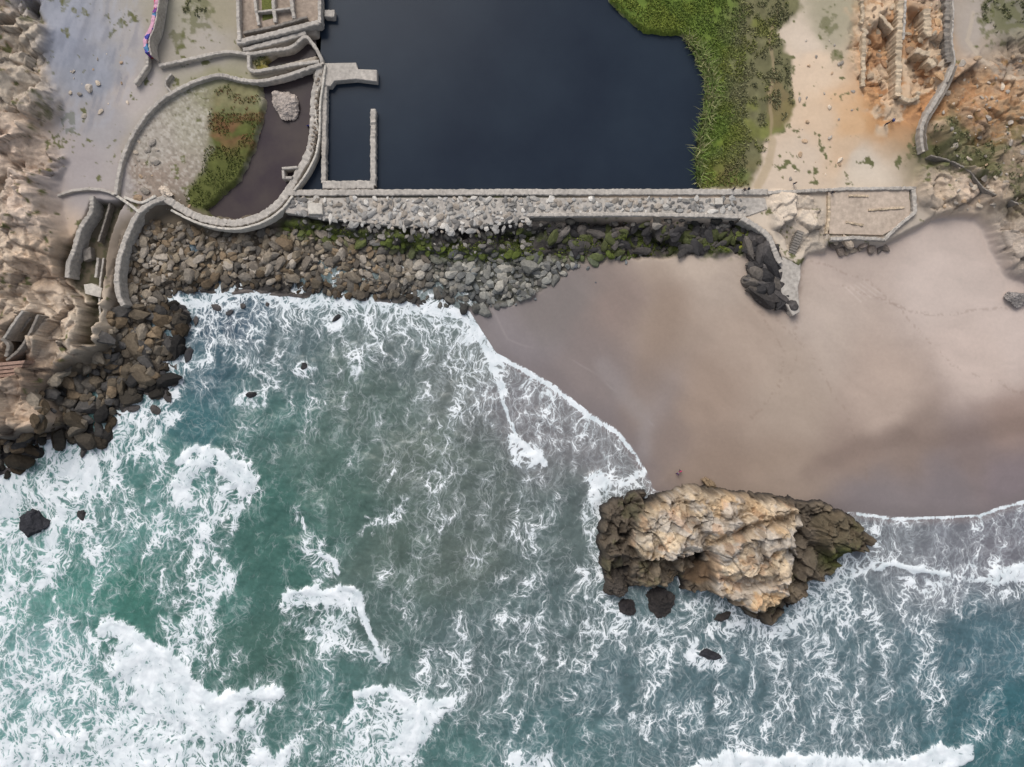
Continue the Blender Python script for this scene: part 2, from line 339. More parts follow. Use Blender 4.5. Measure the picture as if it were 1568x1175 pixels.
paint(mDS*(1-mUP),lin((66,62,60)),.92)
alg=dline(PX,PY+(n25-.5)*30,[(440,350),(520,362),(600,368),(700,385),(830,372),(900,366),(1040,378),(1140,380)],60)
ALG=sst(18,4,alg)*sst(.40,.52,n8*.5+n25*.5)
paint(ALG*(1-mUP),lin((78,88,38)),.8)
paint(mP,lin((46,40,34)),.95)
shore=sst(40,8,dl)*rockshore; paint(shore*mRIP,lin((46,44,44)),.8)
paint((dl<0)*1.0,lin((112,104,98)),.8)
C*=(1+(n3-.5)*0.12*(.4+rock))[...,None]
C=np.clip(C,0.01,0.9)
wet=sst(95,30,dl+(n60-.5)*60)*(1-rock)*(PX>700)
wet=np.maximum(wet,.7*shore)
V=np.stack([(X-CX)*S,-(Y-CY)*S,Z],-1).reshape(-1,3)
ter=mesh_np('ground_terrain',V,gridfaces(ny,nx),MT,C.reshape(-1,3),True,{'rock':rock,'wet':wet})
print('terrain',time.time()-T0)

# ------------------------------------------------------------ ocean
ox=axis(-120,1690,2.0,16000); oy=axis(380,1270,2.0,16000); OX,OY=np.meshgrid(ox,oy)
OC=[(320,560,(64,96,106),.38),(300,640,(60,106,110),.32),(450,520,(86,106,108),.42),(600,520,(98,112,110),.44),(430,640,(74,112,106),.38),(560,600,(90,110,102),.40),(650,700,(96,110,101),.35),(500,750,(78,108,98),.25),(420,760,(62,106,96),.20),(700,850,(92,105,98),.34),(600,850,(88,107,98),.28),(120,880,(74,134,122),.50),(60,1000,(104,152,148),.56),(200,800,(84,134,126),.50),(420,850,(62,104,94),.20),(400,1000,(66,102,92),.32),(480,680,(86,112,103),.28),(600,950,(82,105,100),.34),(750,1000,(88,109,109),.47),(850,800,(92,108,105),.40),(850,650,(124,122,123),.44),(800,600,(122,120,122),.48),(900,700,(126,125,126),.42),(950,1050,(86,112,116),.45),(1100,1080,(82,109,115),.42),(1300,1000,(86,111,117),.44),(1500,1000,(74,106,115),.33),(1550,1080,(54,102,110),.22),(1450,850,(122,124,130),.46),(1350,830,(118,122,126),.48),(1540,820,(120,119,125),.44),(1250,950,(94,115,121),.46),(850,950,(87,107,107),.42),(500,1100,(76,118,112),.36),(650,1150,(80,120,116),.38),(850,1130,(80,115,116),.42),(1540,1150,(66,109,113),.28),(300,900,(76,124,114),.46),(200,920,(60,116,102),.30),(350,480,(60,82,100),.48),(750,750,(95,107,102),.36),(700,600,(108,117,113),.48),(20,900,(96,148,138),.52),(270,740,(76,126,118),.42),(1000,980,(87,111,114),.47)]
wx=OX+(fbm(OX,OY,90,4,401)-.5)*90; wy=OY+(fbm(OX,OY,90,4,402)-.5)*90
r_,g_,b_,D=shep(wx,wy,OC,30,1.8); OCc=np.stack([r_,g_,b_],-1)*.93
lum=(OCc@np.array([.25,.6,.15]))[...,None]; OCc=OCc*.87+lum*.13
dlo=-sdf(OX,OY,LAND,BIG)
o80=fbm(OX,OY,80,4,411); o30=fbm(OX*1.0+OY*.3,OY*.55-OX*.2,30,4,421); o10=fbm(OX,OY,10,4,431)
ow=fbm(OX,OY,120,3,405)-.5
ostr=fbm((OX*.94+OY*.34)+ow*70,(OY*.94-OX*.34)*.28+ow*40,17,4,425)
D=D+(o80-.5)*0.45+(o30-.5)*0.18+(ostr-.5)*.6
crest=np.zeros_like(D)
def blob(poly,val,edge=14,nz=40,cr=0,pw=1):
    global D,crest
    sd=sdf(OX,OY,poly,120)+(o30-.5)*nz+(o10-.5)*nz*.5+(ostr-.5)*nz
    m=sst(-edge,edge,sd); D=D*(1-m)+np.maximum(D,val+(ostr-.5)*.5*(val<.9)+(o10-.5)*.3*(val<1.2))*m
    if cr: crest=np.maximum(crest,m*cr)
def stroke(line,val,w,nz=10,cr=0,fall=1.6):
    global D,crest
    d=dline(OX+(o30-.5)*nz,OY+(o10-.5)*nz,line,90); m=sst(w*fall,w*.35,d); D=D*(1-m)+np.maximum(D,val)*m
    if cr: crest=np.maximum(crest,m*cr)
blob([(248,735),(268,705),(292,684),(330,688),(365,712),(392,735),(368,765),(352,830),(348,900),(335,960),(320,1030),(262,1030),(236,960),(240,860),(256,790)],.66,22,50)
blob([(275,720),(292,684),(332,688),(365,712),(390,735),(370,748),(330,722),(305,725),(285,770),(268,780),(262,745)],.93,10,34,.3)
stroke([(272,708),(292,688),(332,692),(362,714),(388,736)],1.05,6,10,.3)
blob([(-200,1000),(0,975),(60,960),(150,960),(230,985),(290,1040),(330,1082),(430,1060),(400,1110),(370,1200),(-200,1400)],.68,22,50)
blob([(150,972),(185,958),(215,978),(262,1005),(300,1048),(330,1080),(372,1062),(380,1085),(350,1140),(290,1130),(220,1080),(180,1040)],.96,12,34,.4)
stroke([(155,966),(188,962),(220,985),(262,1010),(300,1052),(330,1080),(372,1064),(425,1062)],1.08,9,14,.5)
blob([(-60,1130),(60,1150),(180,1120),(340,1140),(360,1200),(440,1180),(440,1240),(-60,1300)],.82,16,40,.2)
blob([(-200,740),(0,728),(60,700),(160,690),(190,655),(250,612),(260,640),(220,700),(185,760),(175,830),(90,900),(-200,960)],.68,18,44)
blob([(-60,760),(20,740),(60,705),(150,700),(165,735),(110,780),(60,800),(-60,830)],.84,16,44)
blob([(425,925),(440,905),(500,903),(545,905),(553,940),(520,930),(470,932),(440,938)],.90,8,20,.3)
blob([(425,925),(440,905),(545,905),(553,955),(500,985),(440,960)],.64,12,24)
stroke([(436,912),(460,905),(500,909),(530,901),(545,907),(552,940),(568,975),(588,1012)],1.05,5,16,.4)
stroke([(510,975),(560,1000),(585,1010)],.64,20,14)
stroke([(490,850),(512,858),(518,876)],1.0,5,10,.3); stroke([(470,840),(500,870)],.6,22,14)
blob([(545,1064),(600,1054),(640,1085),(688,1070),(686,1098),(655,1140),(640,1190),(480,1250),(520,1140)],.68,14,34,.2)
blob([(625,1095),(688,1070),(686,1098),(650,1140),(630,1160),(600,1150)],.98,8,20,.4)
stroke([(545,1064),(600,1055),(635,1085),(688,1072)],1.02,6,12,.3)
blob([(1010,1185),(1060,1172),(1120,1148),(1165,1160),(1240,1154),(1310,1162),(1400,1158),(1440,1142),(1482,1138),(1488,1160),(1460,1180),(1460,1300),(1000,1300)],1.06,5,10,.5)
blob([(380,1160),(440,1150),(450,1200),(370,1230)],.98,8,20,.4)
blob([(785,1160),(845,1155),(860,1250),(770,1250)],.90,9,20,.3)
stroke([(262,455),(290,468),(340,452),(395,440),(430,456),(500,462),(600,462),(655,472),(712,482),(740,520),(762,556)],.84,13,28)
stroke([(262,455),(290,480),(350,470),(430,470),(520,480),(640,485),(700,505),(735,560)],.60,34,34)
stroke([(270,540),(262,600),(215,612),(178,650),(160,690),(100,680),(62,690)],.76,15,24)
stroke([(700,478),(728,500),(748,545),(760,572),(772,600)],1.0,5,8)
stroke([(758,545),(800,566),(850,596),(900,636),(945,664),(968,692)],1.1,2.8,4)
stroke([(968,690),(988,722)],1.0,2.0,3)
stroke([(735,520),(762,575),(772,620),(792,672),(832,708)],1.0,2.6,6)
blob([(775,672),(800,668),(838,712),(800,722),(778,712)],.80,6,16,.2)
stroke([(782,668),(805,682),(834,710)],1.05,4,6,.2)
blob([(893,730),(925,722),(942,738),(915,760),(908,772)],.92,6,14,.3)
stroke([(932,742),(960,738),(986,722)],.84,6,8); stroke([(900,790),(905,770),(915,755)],.72,10,10)
stroke([(912,790),(925,765),(960,745),(1000,750)],.62,14,10)
stroke([(1312,787),(1370,795),(1440,793),(1500,790),(1530,779),(1568,769),(1700,760)],1.06,1.8,3)
stroke([(1340,872),(1368,862),(1395,870),(1450,880)],1.05,4,6,.2); stroke([(1450,880),(1500,890)],.7,3,6)
blob([(1497,888),(1530,872),(1568,852),(1640,840),(1640,880),(1560,895),(1530,900)],.94,7,16,.3)
stroke([(1400,905),(1480,915),(1568,905)],.54,20,20); stroke([(1365,850),(1355,800),(1360,790)],.55,14,14)
stroke([(905,800),(915,860),(925,925),(960,950),(1010,965),(1060,930),(1100,925),(1140,955),(1180,970),(1220,945),(1240,900),(1290,868),(1335,845),(1335,810)],.66,10,20)
stroke([(1190,975),(1225,950),(1245,905),(1300,880),(1345,860)],.78,7,12); stroke([(1060,985),(1052,1010),(1095,1020)],.76,9,12)
blob([(1085,935),(1125,940),(1150,965),(1110,985),(1080,965)],.74,8,20)
for x,y,r in ((50,800,34),(125,790,18),(385,605,22),(465,560,16),(1085,1000,22),(300,545,20),(515,490,12)):
    stroke([(x-r*.5,y+r*.4),(x+r*.6,y+r*.3)],.70,r*.7,12)
for x0,y0,x1,y1,w in ((1340,920,1355,1060,12),(1180,1000,1200,1130,12),(700,960,690,1080,16),(660,1000,640,1060,12),(1010,950,980,1120,12),(890,870,900,960,12),(1250,960,1290,1120,12),(600,470,560,540,14),(540,560,580,500,12),(450,780,500,880,8),(560,810,620,770,8),(730,620,690,560,14),(120,700,200,800,18),(330,520,420,590,12),(1100,1060,1130,1150,12),(1420,950,1430,1100,12)):
    stroke([(x0,y0),((x0+x1)/2+6,(y0+y1)/2),(x1,y1)],.60,w,40,0,2.2)
D=np.clip(D,0,1.1); D=D-.04*sst(1.0,.8,D)
calm=sst(2,70,dlo)
OZ=((o80-.5)*0.9+(fbm(OX*.6+OY*.2,OY-OX*.2,34,4,441)-.5)*0.7+(o10-.5)*0.25)*calm + crest*0.8 +0.03
OCc*=(1+(o30-.5)*0.30+(o10-.5)*0.14+(ostr-.5)*.35)[...,None]
t=(sst(.45,.85,D)*sst(900,300,OX)*.3)[...,None]; OCc=OCc*(1-t)+lin((108,150,146))*t
t=(sst(16,0,dlo)*sst(740,800,OX)*.8)[...,None]; OCc=OCc*(1-t)+lin((130,120,119))*t
def ocean_mat():
    g=NT('ocean_water'); o=g.obj(); base=g.attr('Col').outputs['Color']; d=g.attr('foam').outputs['Fac']
    w1=g.noise(o,0.13,3,0.5); w2=g.noise(o,0.45,2,0.5); w3=g.noise(o,1.6,2,0.5)
    wv=g.vmath('ADD',g.vmath('MULTIPLY',g.vmath('SUBTRACT',w1.outputs['Color'],(.5,.5,.5)),(8,8,0)),g.vmath('MULTIPLY',g.vmath('SUBTRACT',w2.outputs['Color'],(.5,.5,.5)),(1.8,1.8,0)))
    wv=g.vmath('ADD',wv,g.vmath('MULTIPLY',g.vmath('SUBTRACT',w3.outputs['Color'],(.5,.5,.5)),(.6,.6,0)))
    p=g.vmath('ADD',o,wv)
    mp=g.N('ShaderNodeMapping'); mp.inputs['Rotation'].default_value=(0,0,math.radians(18)); mp.inputs['Scale'].default_value=(1.0,0.6,1); g.set(mp.inputs['Vector'],p)
    def vor(sc):
        v=g.N('ShaderNodeTexVoronoi',feature='DISTANCE_TO_EDGE',voronoi_dimensions='2D'); g.set(v.inputs['Vector'],mp.outputs[0]); v.inputs['Scale'].default_value=sc
        return v.outputs['Distance']
    e1=g.mr(vor(0.6),0,0.30,1,0); e2=g.mr(vor(1.35),0,0.34,1,0); e3=g.mr(vor(3.2),0,0.4,1,0)
    n=g.noise(mp.outputs[0],0.40,7,0.58).outputs[0]
    nn=g.mr(n,0.3,0.7,0,1)
    web=g.math('MAXIMUM',g.math('MULTIPLY',e1,1.0),g.math('MULTIPLY',e2,0.85))
    val=g.math('ADD',g.math('MULTIPLY',web,0.42),g.math('MULTIPLY',e3,0.16))
    val=g.math('ADD',val,g.math('MULTIPLY',g.math('ADD',e1,e2),0.07))
    val=g.math('ADD',val,g.math('MULTIPLY',nn,0.38))
    th=g.mr(d,0.0,1.1,1.15,0.10)
    f=g.math('SUBTRACT',val,th)
    foam=g.mr(f,-0.04,0.20,0,1,True)
    soft=g.mr(f,-0.34,0.1,0,0.24,True)
    fo=g.math('MAXIMUM',foam,soft)
    fc=g.mix(g.mr(n,0.35,0.65,0,1),(0.54,0.60,0.62,1),(0.80,0.83,0.84,1))
    wn=g.noise(o,1.3,6,0.65).outputs[0]
    wc=g.mix(1.0,base,g.mr(wn,0.3,0.7,0.82,1.16),'MULTIPLY')
    c=g.mix(fo,wc,fc)
    g.set(g.b.inputs['Base Color'],c); g.set(g.b.inputs['Roughness'],g.mr(foam,0,1,0.2,0.85)); g.b.inputs['IOR'].default_value=1.33
    hh=g.math('ADD',g.math('MULTIPLY',wn,0.5),g.math('MULTIPLY',foam,0.25))
    g.bump(hh,0.5,0.26)
    return g.m
F=gridfaces(*OX.shape)
ii=(dlo>-90).ravel(); F=F[ii[F].all(1)]
ocean=mesh_np('ocean_water',np.stack([(OX-CX)*S,-(OY-CY)*S,OZ],-1).reshape(-1,3),F,ocean_mat(),OCc.reshape(-1,3),True,{'foam':D})
print('ocean',time.time()-T0)

# ------------------------------------------------------------ still water
def still(name,poly,z,c1,c2,sc):
    g=NT(name); o=g.obj(); n=g.noise(o,sc,5,0.55)
    g.set(g.b.inputs['Base Color'],g.mix(g.mr(n.outputs[0],.35,.65,0,1),(*lin(c1),1),(*lin(c2),1))); g.b.inputs['Roughness'].default_value=.22; g.b.inputs['IOR'].default_value=1.33; g.b.inputs['Specular IOR Level'].default_value=.12
    g.bump(g.noise(o,1.5,4,.6).outputs[0],.12,.05)
    P=gp(poly,z); bm=bmesh.new(); vs=[bm.verts.new(((x-CX)*S,-(y-CY)*S,z)) for x,y in P]; f=bm.faces.new(vs); bmesh.ops.triangulate(bm,faces=[f]); bm.normal_update()
    for f in bm.faces:
        if f.normal.z<0: f.normal_flip()
    me=bpy.data.meshes.new(name); bm.to_mesh(me); bm.free(); me.materials.append(g.m)
    ob=bpy.data.objects.new(name,me); bpy.context.collection.objects.link(ob)
still('pool_water',[(484,-330),(960,-330),(985,0),(1100,40),(1110,150),(1095,294),(445,294),(462,276),(478,240),(484,200),(484,96)],ZPW,(32,40,52),(40,49,60),.05)
still('pond_water',[(380,232),(390,195),(395,130),(405,96),(465,56),(492,56),(487,150),(480,205),(468,245),(450,278),(432,302),(405,328),(365,338),(320,338),(305,322),(345,290)],ZPW,(62,54,58),(76,68,66),.15)

# ------------------------------------------------------------ boulders
def ico(sub):
    bm=bmesh.new(); bmesh.ops.create_icosphere(bm,subdivisions=sub,radius=1); v=np.array([x.co[:] for x in bm.verts]); f=np.array([[q.index for q in x.verts] for x in bm.faces]); bm.free(); return v,f
def cutrock(v,k=10,lo=.5,hi=.85,seed=0):
    r=np.random.default_rng(seed); v=v.copy()
    for _ in range(k):
        n=r.normal(size=3); n/=np.linalg.norm(n); d=r.uniform(lo,hi); t=np.maximum(v@n-d,0); v-=t[:,None]*n
    return v*(1+r.normal(size=(len(v),1))*.015)
iv,if_=ico(2); VAR=[cutrock(iv,11,.48,.82,s) for s in range(14)]
def rocks(name,pos,size,mat,cols,flat=0.7,elong=1.5,sink=.25,parent=None,z0=None):
    n=len(pos); vs=np.empty((n,len(iv),3)); cc=np.empty((n,len(iv),3))
    if z0 is None: wx_,wy_,wz=place(pos[:,0],pos[:,1])
    else:
        k=(H-z0)/H; wx_=(pos[:,0]-CX)*k*S; wy_=-(pos[:,1]-CY)*k*S; wz=np.full(n,float(z0))
    for i in range(n):
        v=VAR[i%len(VAR)]; s=size[i]*.5
        e=rng.uniform(1,elong); q=v*np.array([s*e,s/e**.4,s*flat*rng.uniform(.7,1.2)])
        a=rng.uniform(0,6.283); t=rng.normal()*.25
        ct,st=math.cos(t),math.sin(t); q=np.stack([q[:,0],q[:,1]*ct-q[:,2]*st,q[:,1]*st+q[:,2]*ct],1)
        ca,sa=math.cos(a),math.sin(a); q=np.stack([q[:,0]*ca-q[:,1]*sa,q[:,0]*sa+q[:,1]*ca,q[:,2]],1)
        q+=np.array([wx_[i],wy_[i],wz[i]+s*flat*(.5-sink)]); vs[i]=q; cc[i]=cols[i]
    f=(if_[None]+np.arange(n)[:,None,None]*len(iv)).reshape(-1,3)
    return mesh_np(name,vs.reshape(-1,3),f,mat,cc.reshape(-1,3),False,None,parent)
def inpoly(poly,sp,jit=.38):
    P=np.asarray(poly,float); xs=np.arange(P[:,0].min(),P[:,0].max(),sp); ys=np.arange(P[:,1].min(),P[:,1].max(),sp*.87)
    A,B=np.meshgrid(xs,ys); A=A+(np.arange(len(ys))%2)[:,None]*sp*.5
    A=A+rng.uniform(-jit,jit,A.shape)*sp; B=B+rng.uniform(-jit,jit,B.shape)*sp
    m=sdf(A,B,poly,20)>0; return np.stack([A[m],B[m]],1)
MR=vmat('boulder_stone',2.2,.3,.6,.12,.85,.2); MR2=vmat('masonry_stone',3,.22,.5,.08,.9,.2)
def pick(n,pal,j=.14):
    p=lin(np.array(pal)); c=p[rng.integers(0,len(p),n)]; return c*(1+rng.normal(size=(n,1))*j).clip(.5,1.6)
RA=[(200,365),(232,338),(260,335),(300,352),(370,362),(440,350),(600,372),(700,385),(830,390),(1000,388),(960,396),(900,402),(860,425),(800,462),(740,476),(716,474),(600,458),(430,446),(380,438),(290,446),(230,470),(188,470),(182,430)]
pts=np.concatenate([inpoly(RA,9),inpoly(RA,14)])
n=len(pts); sz=rng.gamma(5,1/5,n)*1.1+.2; sz=np.clip(sz,.5,2.6)
cl=pick(n,[(134,123,108),(120,111,100),(144,131,112),(106,100,92),(158,148,135),(126,109,88)],.17)
bl=sst(560,720,pts[:,0]); cl=cl*(1-bl[:,None]*.8)+pick(n,[(106,110,109),(130,131,126),(86,90,91),(150,148,140)])*bl[:,None]*.8
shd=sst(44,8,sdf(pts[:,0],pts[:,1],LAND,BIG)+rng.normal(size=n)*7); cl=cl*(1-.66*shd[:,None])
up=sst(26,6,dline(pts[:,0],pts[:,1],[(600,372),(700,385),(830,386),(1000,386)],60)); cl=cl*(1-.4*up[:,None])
ga=sst(24,4,dline(pts[:,0],pts[:,1],[(440,348),(520,360),(600,368),(700,385),(830,384),(980,386)],60))*(rng.random(n)<.6); cl=cl*(1-ga[:,None])+lin((84,94,42))*ga[:,None]
big=(rng.random(n)<.06); sz[big]*=1.5
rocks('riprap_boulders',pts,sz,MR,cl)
RB=[(188,470),(232,468),(270,462),(288,480),(284,520),(272,550),(262,608),(215,606),(178,645),(165,684),(100,678),(62,680),(48,705),(20,728),(-60,742),(-60,690),(20,672),(62,655),(50,605),(100,565),(150,525),(160,480)]
pts=np.concatenate([inpoly(RB,13,.5),inpoly(RB,22,.5)]); n=len(pts); sz=np.clip(rng.gamma(4,.25,n)*1.9+.3,.7,4.4)
cl=pick(n,[(106,95,80),(94,88,80),(118,102,82),(82,79,76),(130,120,106)])
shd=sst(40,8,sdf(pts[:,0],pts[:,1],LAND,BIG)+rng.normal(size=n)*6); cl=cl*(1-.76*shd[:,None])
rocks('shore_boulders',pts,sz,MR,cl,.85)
pts=[];sz=[]
for x,y,s in ((275,470,2),(300,492,1.6),(330,470,1.8),(290,545,2.4),(268,585,2.2),(250,570,2),(280,510,2),(240,628,2.2),(205,625,2),(130,690,2.2),(95,684,1.8),(170,668,1.8),(515,488,1.6),(385,604,2.0),(465,562,1.6),(255,603,2.6),(235,585,2.6),(352,478,1.4),(372,468,1.3),(410,466,1.1),(285,478,1.5)):
    pts.append((x,y)); sz.append(s)
rocks('surf_boulders',np.array(pts,float),np.array(sz),MR,pick(len(pts),[(62,61,62),(76,72,70)]),.45,1.8,.25,None,.0)
pp=[(743,484),(760,470),(752,468),(790,466),(820,458),(748,478),(912,433),(900,412),(880,408),(958,402)]; rocks('beach_stones',np.array(pp,float),np.array([.5,1,.6,.6,.7,.5,.35,.8,1.3,.8]),MR,pick(len(pp),[(90,92,96),(110,112,112)]),.7,1.3,.2)
def bigrock(name,x,y,rx,ry,hz,zb,col,seed,rot=0,sub=5,par=None):
    v,f=ico(sub); v=cutrock(v,16,.55,.88,seed)
    rr=fbm(v[:,0]*3+seed,v[:,1]*3+v[:,2]*2,.7,5,seed)-.5; v=v*(1+.28*rr)[:,None]
    ff,ee,rc=facets(v[:,0]*10+40*seed+100,v[:,1]*10+v[:,2]*6+100,5,seed); v=v*(1+.09*ff)[:,None]
    v=v*np.array([rx*S,ry*S,hz]); ca,sa=math.cos(rot),math.sin(rot)
    v=np.stack([v[:,0]*ca-v[:,1]*sa,v[:,0]*sa+v[:,1]*ca,v[:,2]],1)
    wx_,wy_,_=world(x,y,zb+hz*.4); v+=np.array([wx_,wy_,zb])
    c=np.tile(lin(col),(len(v),1))*(.8+.4*rc)[:,None]
    return mesh_np(name,v,f,MR,c,False)
bigrock('offshore_rock',52,800,24,30,2.0,-.5,(56,56,60),3,.4)
bigrock('offshore_rock',124,790,10,9,1.0,-.3,(60,58,58),4)
bigrock('offshore_rock',1085,1001,22,10,1.1,-.3,(54,54,58),5,-.2)
bigrock('offshore_rock',1010,922,27,29,2.6,-.5,(58,54,52),6,.2)
bigrock('offshore_rock',958,932,19,15,1.8,-.4,(52,48,48),7,.2)
bigrock('offshore_rock',945,895,26,26,3.6,-.3,(70,64,58),17,.6)
bigrock('offshore_rock',992,886,24,22,4.4,-.2,(120,110,96),18,.1)
bigrock('offshore_rock',1025,877,15,13,4.6,-.2,(112,100,84),19,.5)
bigrock('offshore_rock',1105,945,16,9,1.0,-.3,(60,56,54),20,.5)
bigrock('pond_boulder',435,156,19,30,2.6,2.6,(176,164,154),8,.35)
bigrock('beach_rock',1560,458,20,16,1.6,2.0,(128,122,118),9)
bigrock('beach_rock',1086,741,14,8,1.4,.8,(128,110,88),10,-.5)
bigrock('cliff_boulder',252,293,14,9,1.2,4.0,(190,176,160),11,-.6)

# ------------------------------------------------------------ sea stack
sx=np.arange(880,1365,1.1); sy=np.arange(715,985,1.1); SX,SY=np.meshgrid(sx,sy)
BASE=[(914,805),(920,778),(945,757),(975,748),(1005,752),(1035,752),(1060,744),(1080,737),(1110,746),(1160,752),(1205,757),(1250,763),(1290,780),(1320,800),(1330,822),(1322,843),(1290,850),(1268,880),(1235,890),(1215,938),(1178,958),(1140,945),(1105,915),(1085,900),(1045,903),(1040,890),(1000,900),(962,905),(930,900),(924,870),(914,850)]
TOP=[(980,800),(1000,783),(1040,762),(1075,752),(1110,756),(1150,768),(1195,772),(1232,778),(1240,800),(1225,830),(1222,870),(1212,905),(1195,935),(1165,948),(1135,938),(1108,915),(1092,885),(1082,854),(1050,860),(1020,864),(990,858),(972,845),(976,822)]
HUMP=[(1095,862),(1110,835),(1150,818),(1190,808),(1212,815),(1205,850),(1180,885),(1140,890),(1108,885)]
KN=[(1248,800),(1280,786),(1312,800),(1325,822),(1312,840),(1280,848),(1255,838)]
f1,e1,r1=facets(SX,SY,46,503,.5); f2,e2,r2=facets(SX,SY,20,523,.5); f3,e3,r3=facets(SX,SY,9,543,.4)
na=fbm(SX,SY,30,5,551)-.5; nb=fbm(SX,SY,9,4,561)-.5
sb=sdf(SX,SY,gp(BASE,1.0),80)+na*16+nb*8; st_=sdf(SX,SY,gp(TOP,7.5),60)+na*22+nb*10; sh=sdf(SX,SY,gp(HUMP,8.5),60)+na*14; sk=sdf(SX,SY,gp(KN,4),60)+na*8
# saddles that split the crown into lobes
sad=np.minimum(dline(SX,SY,gp([(1045,770),(1060,800),(1085,830),(1090,862)],7.5),60),dline(SX,SY,gp([(1090,835),(1140,812),(1200,800),(1236,792)],7.5),60))
sad=np.minimum(sad,dline(SX,SY,gp([(1110,890),(1150,905),(1205,880)],7.5),60)+6)
mb=sst(-3,9,sb); mt=sst(-6,5,st_)
SZ=-1.5+mb*4.1+mt*4.0+sst(-4,6,sh)*1.6*mt+sst(-5,6,sk)*2.0*(1-mt)
SZ+=(f1*2.6+f2*1.7*(1.5-mt*.7)+f3*.6+na*3.0+nb*1.0)*mb*(1-.15*mt)
SZ-=sst(14,0,sad+na*14)*2.0*mt
SZ+=mt*sst(0,26,st_)*.9
ck=.55*sst(.06,0,e1)+.45*sst(.08,0,e2)*(1-.4*mt); SZ-=ck*.7*mb
CV=[(1048,868),(1083,858),(1090,890),(1070,897),(1046,888)]
cv=sst(-3,3,sdf(SX,SY,gp(CV,3),30)); SZ=SZ*(1-cv)+(2.0+f2*.8)*cv
sc_=np.stack([np.full_like(SX,v) for v in lin((92,83,72))],-1)
def sp(m,c,a=1.):
    global sc_
    mm=(m*a)[...,None]; sc_=sc_*(1-mm)+lin(c)*mm
sp(sst(-3,7,st_),(202,184,158)); sp(mt*sst(.45,.65,na+.5+nb*.8),(170,154,134),.8)
q=fbm(SX,SY,45,4,571); sp(mt*sst(.50,.64,q),(200,170,132),.7); sp(mt*sst(.50,.58,fbm(SX,SY,22,5,572)),(178,171,162),.7)
sp(mt*sst(1010,975,SX),(150,136,114),.55)
sp(mt*sst(.60,.68,fbm(SX,SY,15,4,575)),(186,142,104),.4)
sp(mt*sst(.58,.66,fbm(SX,SY,12,4,577)),(120,102,82),.5)
sp(mt*sst(10,0,sad+na*12),(120,101,80),.55)
sp((sst(-10,0,sk))*(1-mt),(90,81,66)) 
sp(np.clip(np.exp(-((SX-1275)**2/700+(SY-848)**2/420))*1.5,0,1)*(1-mt)*sst(.36,.5,nb+.5),(82,90,44),.75)
sp((1-mt)*sst(2.2,.6,SZ),(44,42,42),.88); sp((1-mt)*sst(.52,.62,q)*sst(1.8,3.2,SZ),(136,122,102),.55)
sp((1-mt)*sst(.62,.70,fbm(SX,SY,20,4,576))*sst(1,2,SZ),(86,86,58),.4)
sp(cv,(108,88,68),.85); sp(ck*mb,(84,70,58),.5)
sc_*=(.82+.36*(r2*.5+r3*.5))[...,None]
Fs=gridfaces(*SX.shape); km=(sb>-9).ravel(); Fs=Fs[km[Fs].all(1)]
g=vmat('sea_stack_rock',1.6,.2,.6,.16,.9,.2)
mesh_np('sea_stack_rock',np.stack([(SX-CX)*S,-(SY-CY)*S,SZ],-1).reshape(-1,3),Fs,g,sc_.reshape(-1,3),True)
print('stack',time.time()-T0)

# ------------------------------------------------------------ walls
MC=vmat('weathered_concrete',1.6,.26,.5,.08,.9,.2,(172,165,156)); MCd=vmat('dark_concrete',1.8,.3,.5,.08,.9,.2,(130,123,115)); MCw=vmat('pale_concrete',1.8,.2,.5,.08,.9,.2,(192,185,174)); MCt=vmat('ruined_tan_masonry',1.4,.32,.8,.15,.9,.2,(184,166,142))
def spline(P,step=3):
    P=np.asarray(P,float); 
    if len(P)<3: Q=P
    else:
        E=np.vstack([2*P[0]-P[1],P,2*P[-1]-P[-2]]); Q=[]
        for i in range(1,len(E)-2):
            for t in np.linspace(0,1,8,endpoint=False):
                a,b,c,d=E[i-1],E[i],E[i+1],E[i+2]
                Q.append(.5*((2*b)+(c-a)*t+(2*a-5*b+4*c-d)*t*t+(3*b-a-3*c+d)*t**3))
        Q=np.array(Q+[P[-1]])
    L=np.concatenate([[0],np.cumsum(np.hypot(*np.diff(Q,axis=0).T))]); n=max(3,int(L[-1]/step)+1)
    l=np.linspace(0,L[-1],n); return np.stack([np.interp(l,L,Q[:,0]),np.interp(l,L,Q[:,1])],1)
def strip(name,line,w,ztop,zbot,mat,parent=None,smooth=True,rough=1.0,col=None):
    Q=spline(line) if smooth else np.concatenate([spline([line[i],line[i+1]])[(0 if i==0 else 1):] for i in range(len(line)-1)])
    zt_=np.interp(np.linspace(0,1,len(Q)),np.linspace(0,1,len(np.atleast_1d(ztop))),np.atleast_1d(ztop))
    k=((H-zt_)/H)[:,None]; G=(Q-[CX,CY])*k*S*[1,-1]
    T=np.gradient(G,axis=0); T/=np.linalg.norm(T,axis=1)[:,None]+1e-9; N=np.stack([-T[:,1],T[:,0]],1)
    n=len(G); hw=w*S*.5*(1+rng.normal(size=(n,2)).clip(-2,2)*.10*rough)+0; zj=zt_+rng.normal(size=n)*.05*min(rough,1.3)**2; c=min(.12,w*S*.15)
    sec=[]
    for s,dz in ((0,None),(0,-c),(1,0),(2,0),(3,-c),(3,None)):
        sg=-1 if s<2 else 1; h=hw[:,0] if s<2 else hw[:,1]; h=h-(c if s in(1,2) else 0)
        p=G+N*(sg*h)[:,None]; z=np.full(n,float(zbot)) if dz is None else zj+dz
        sec.append(np.column_stack([p,z]))
    V_=np.stack(sec,1).reshape(-1,3); F_=[]
    for i in range(n-1):
        for j in range(5):
            F_.append((i*6+j,i*6+j+1,(i+1)*6+j+1,(i+1)*6+j))
    for b in (0,(n-1)*6): F_+= [(b,b+1,b+4,b+5),(b+1,b+2,b+3,b+4)]
    return mesh_np(name,V_,F_,mat,col,False,None,parent)
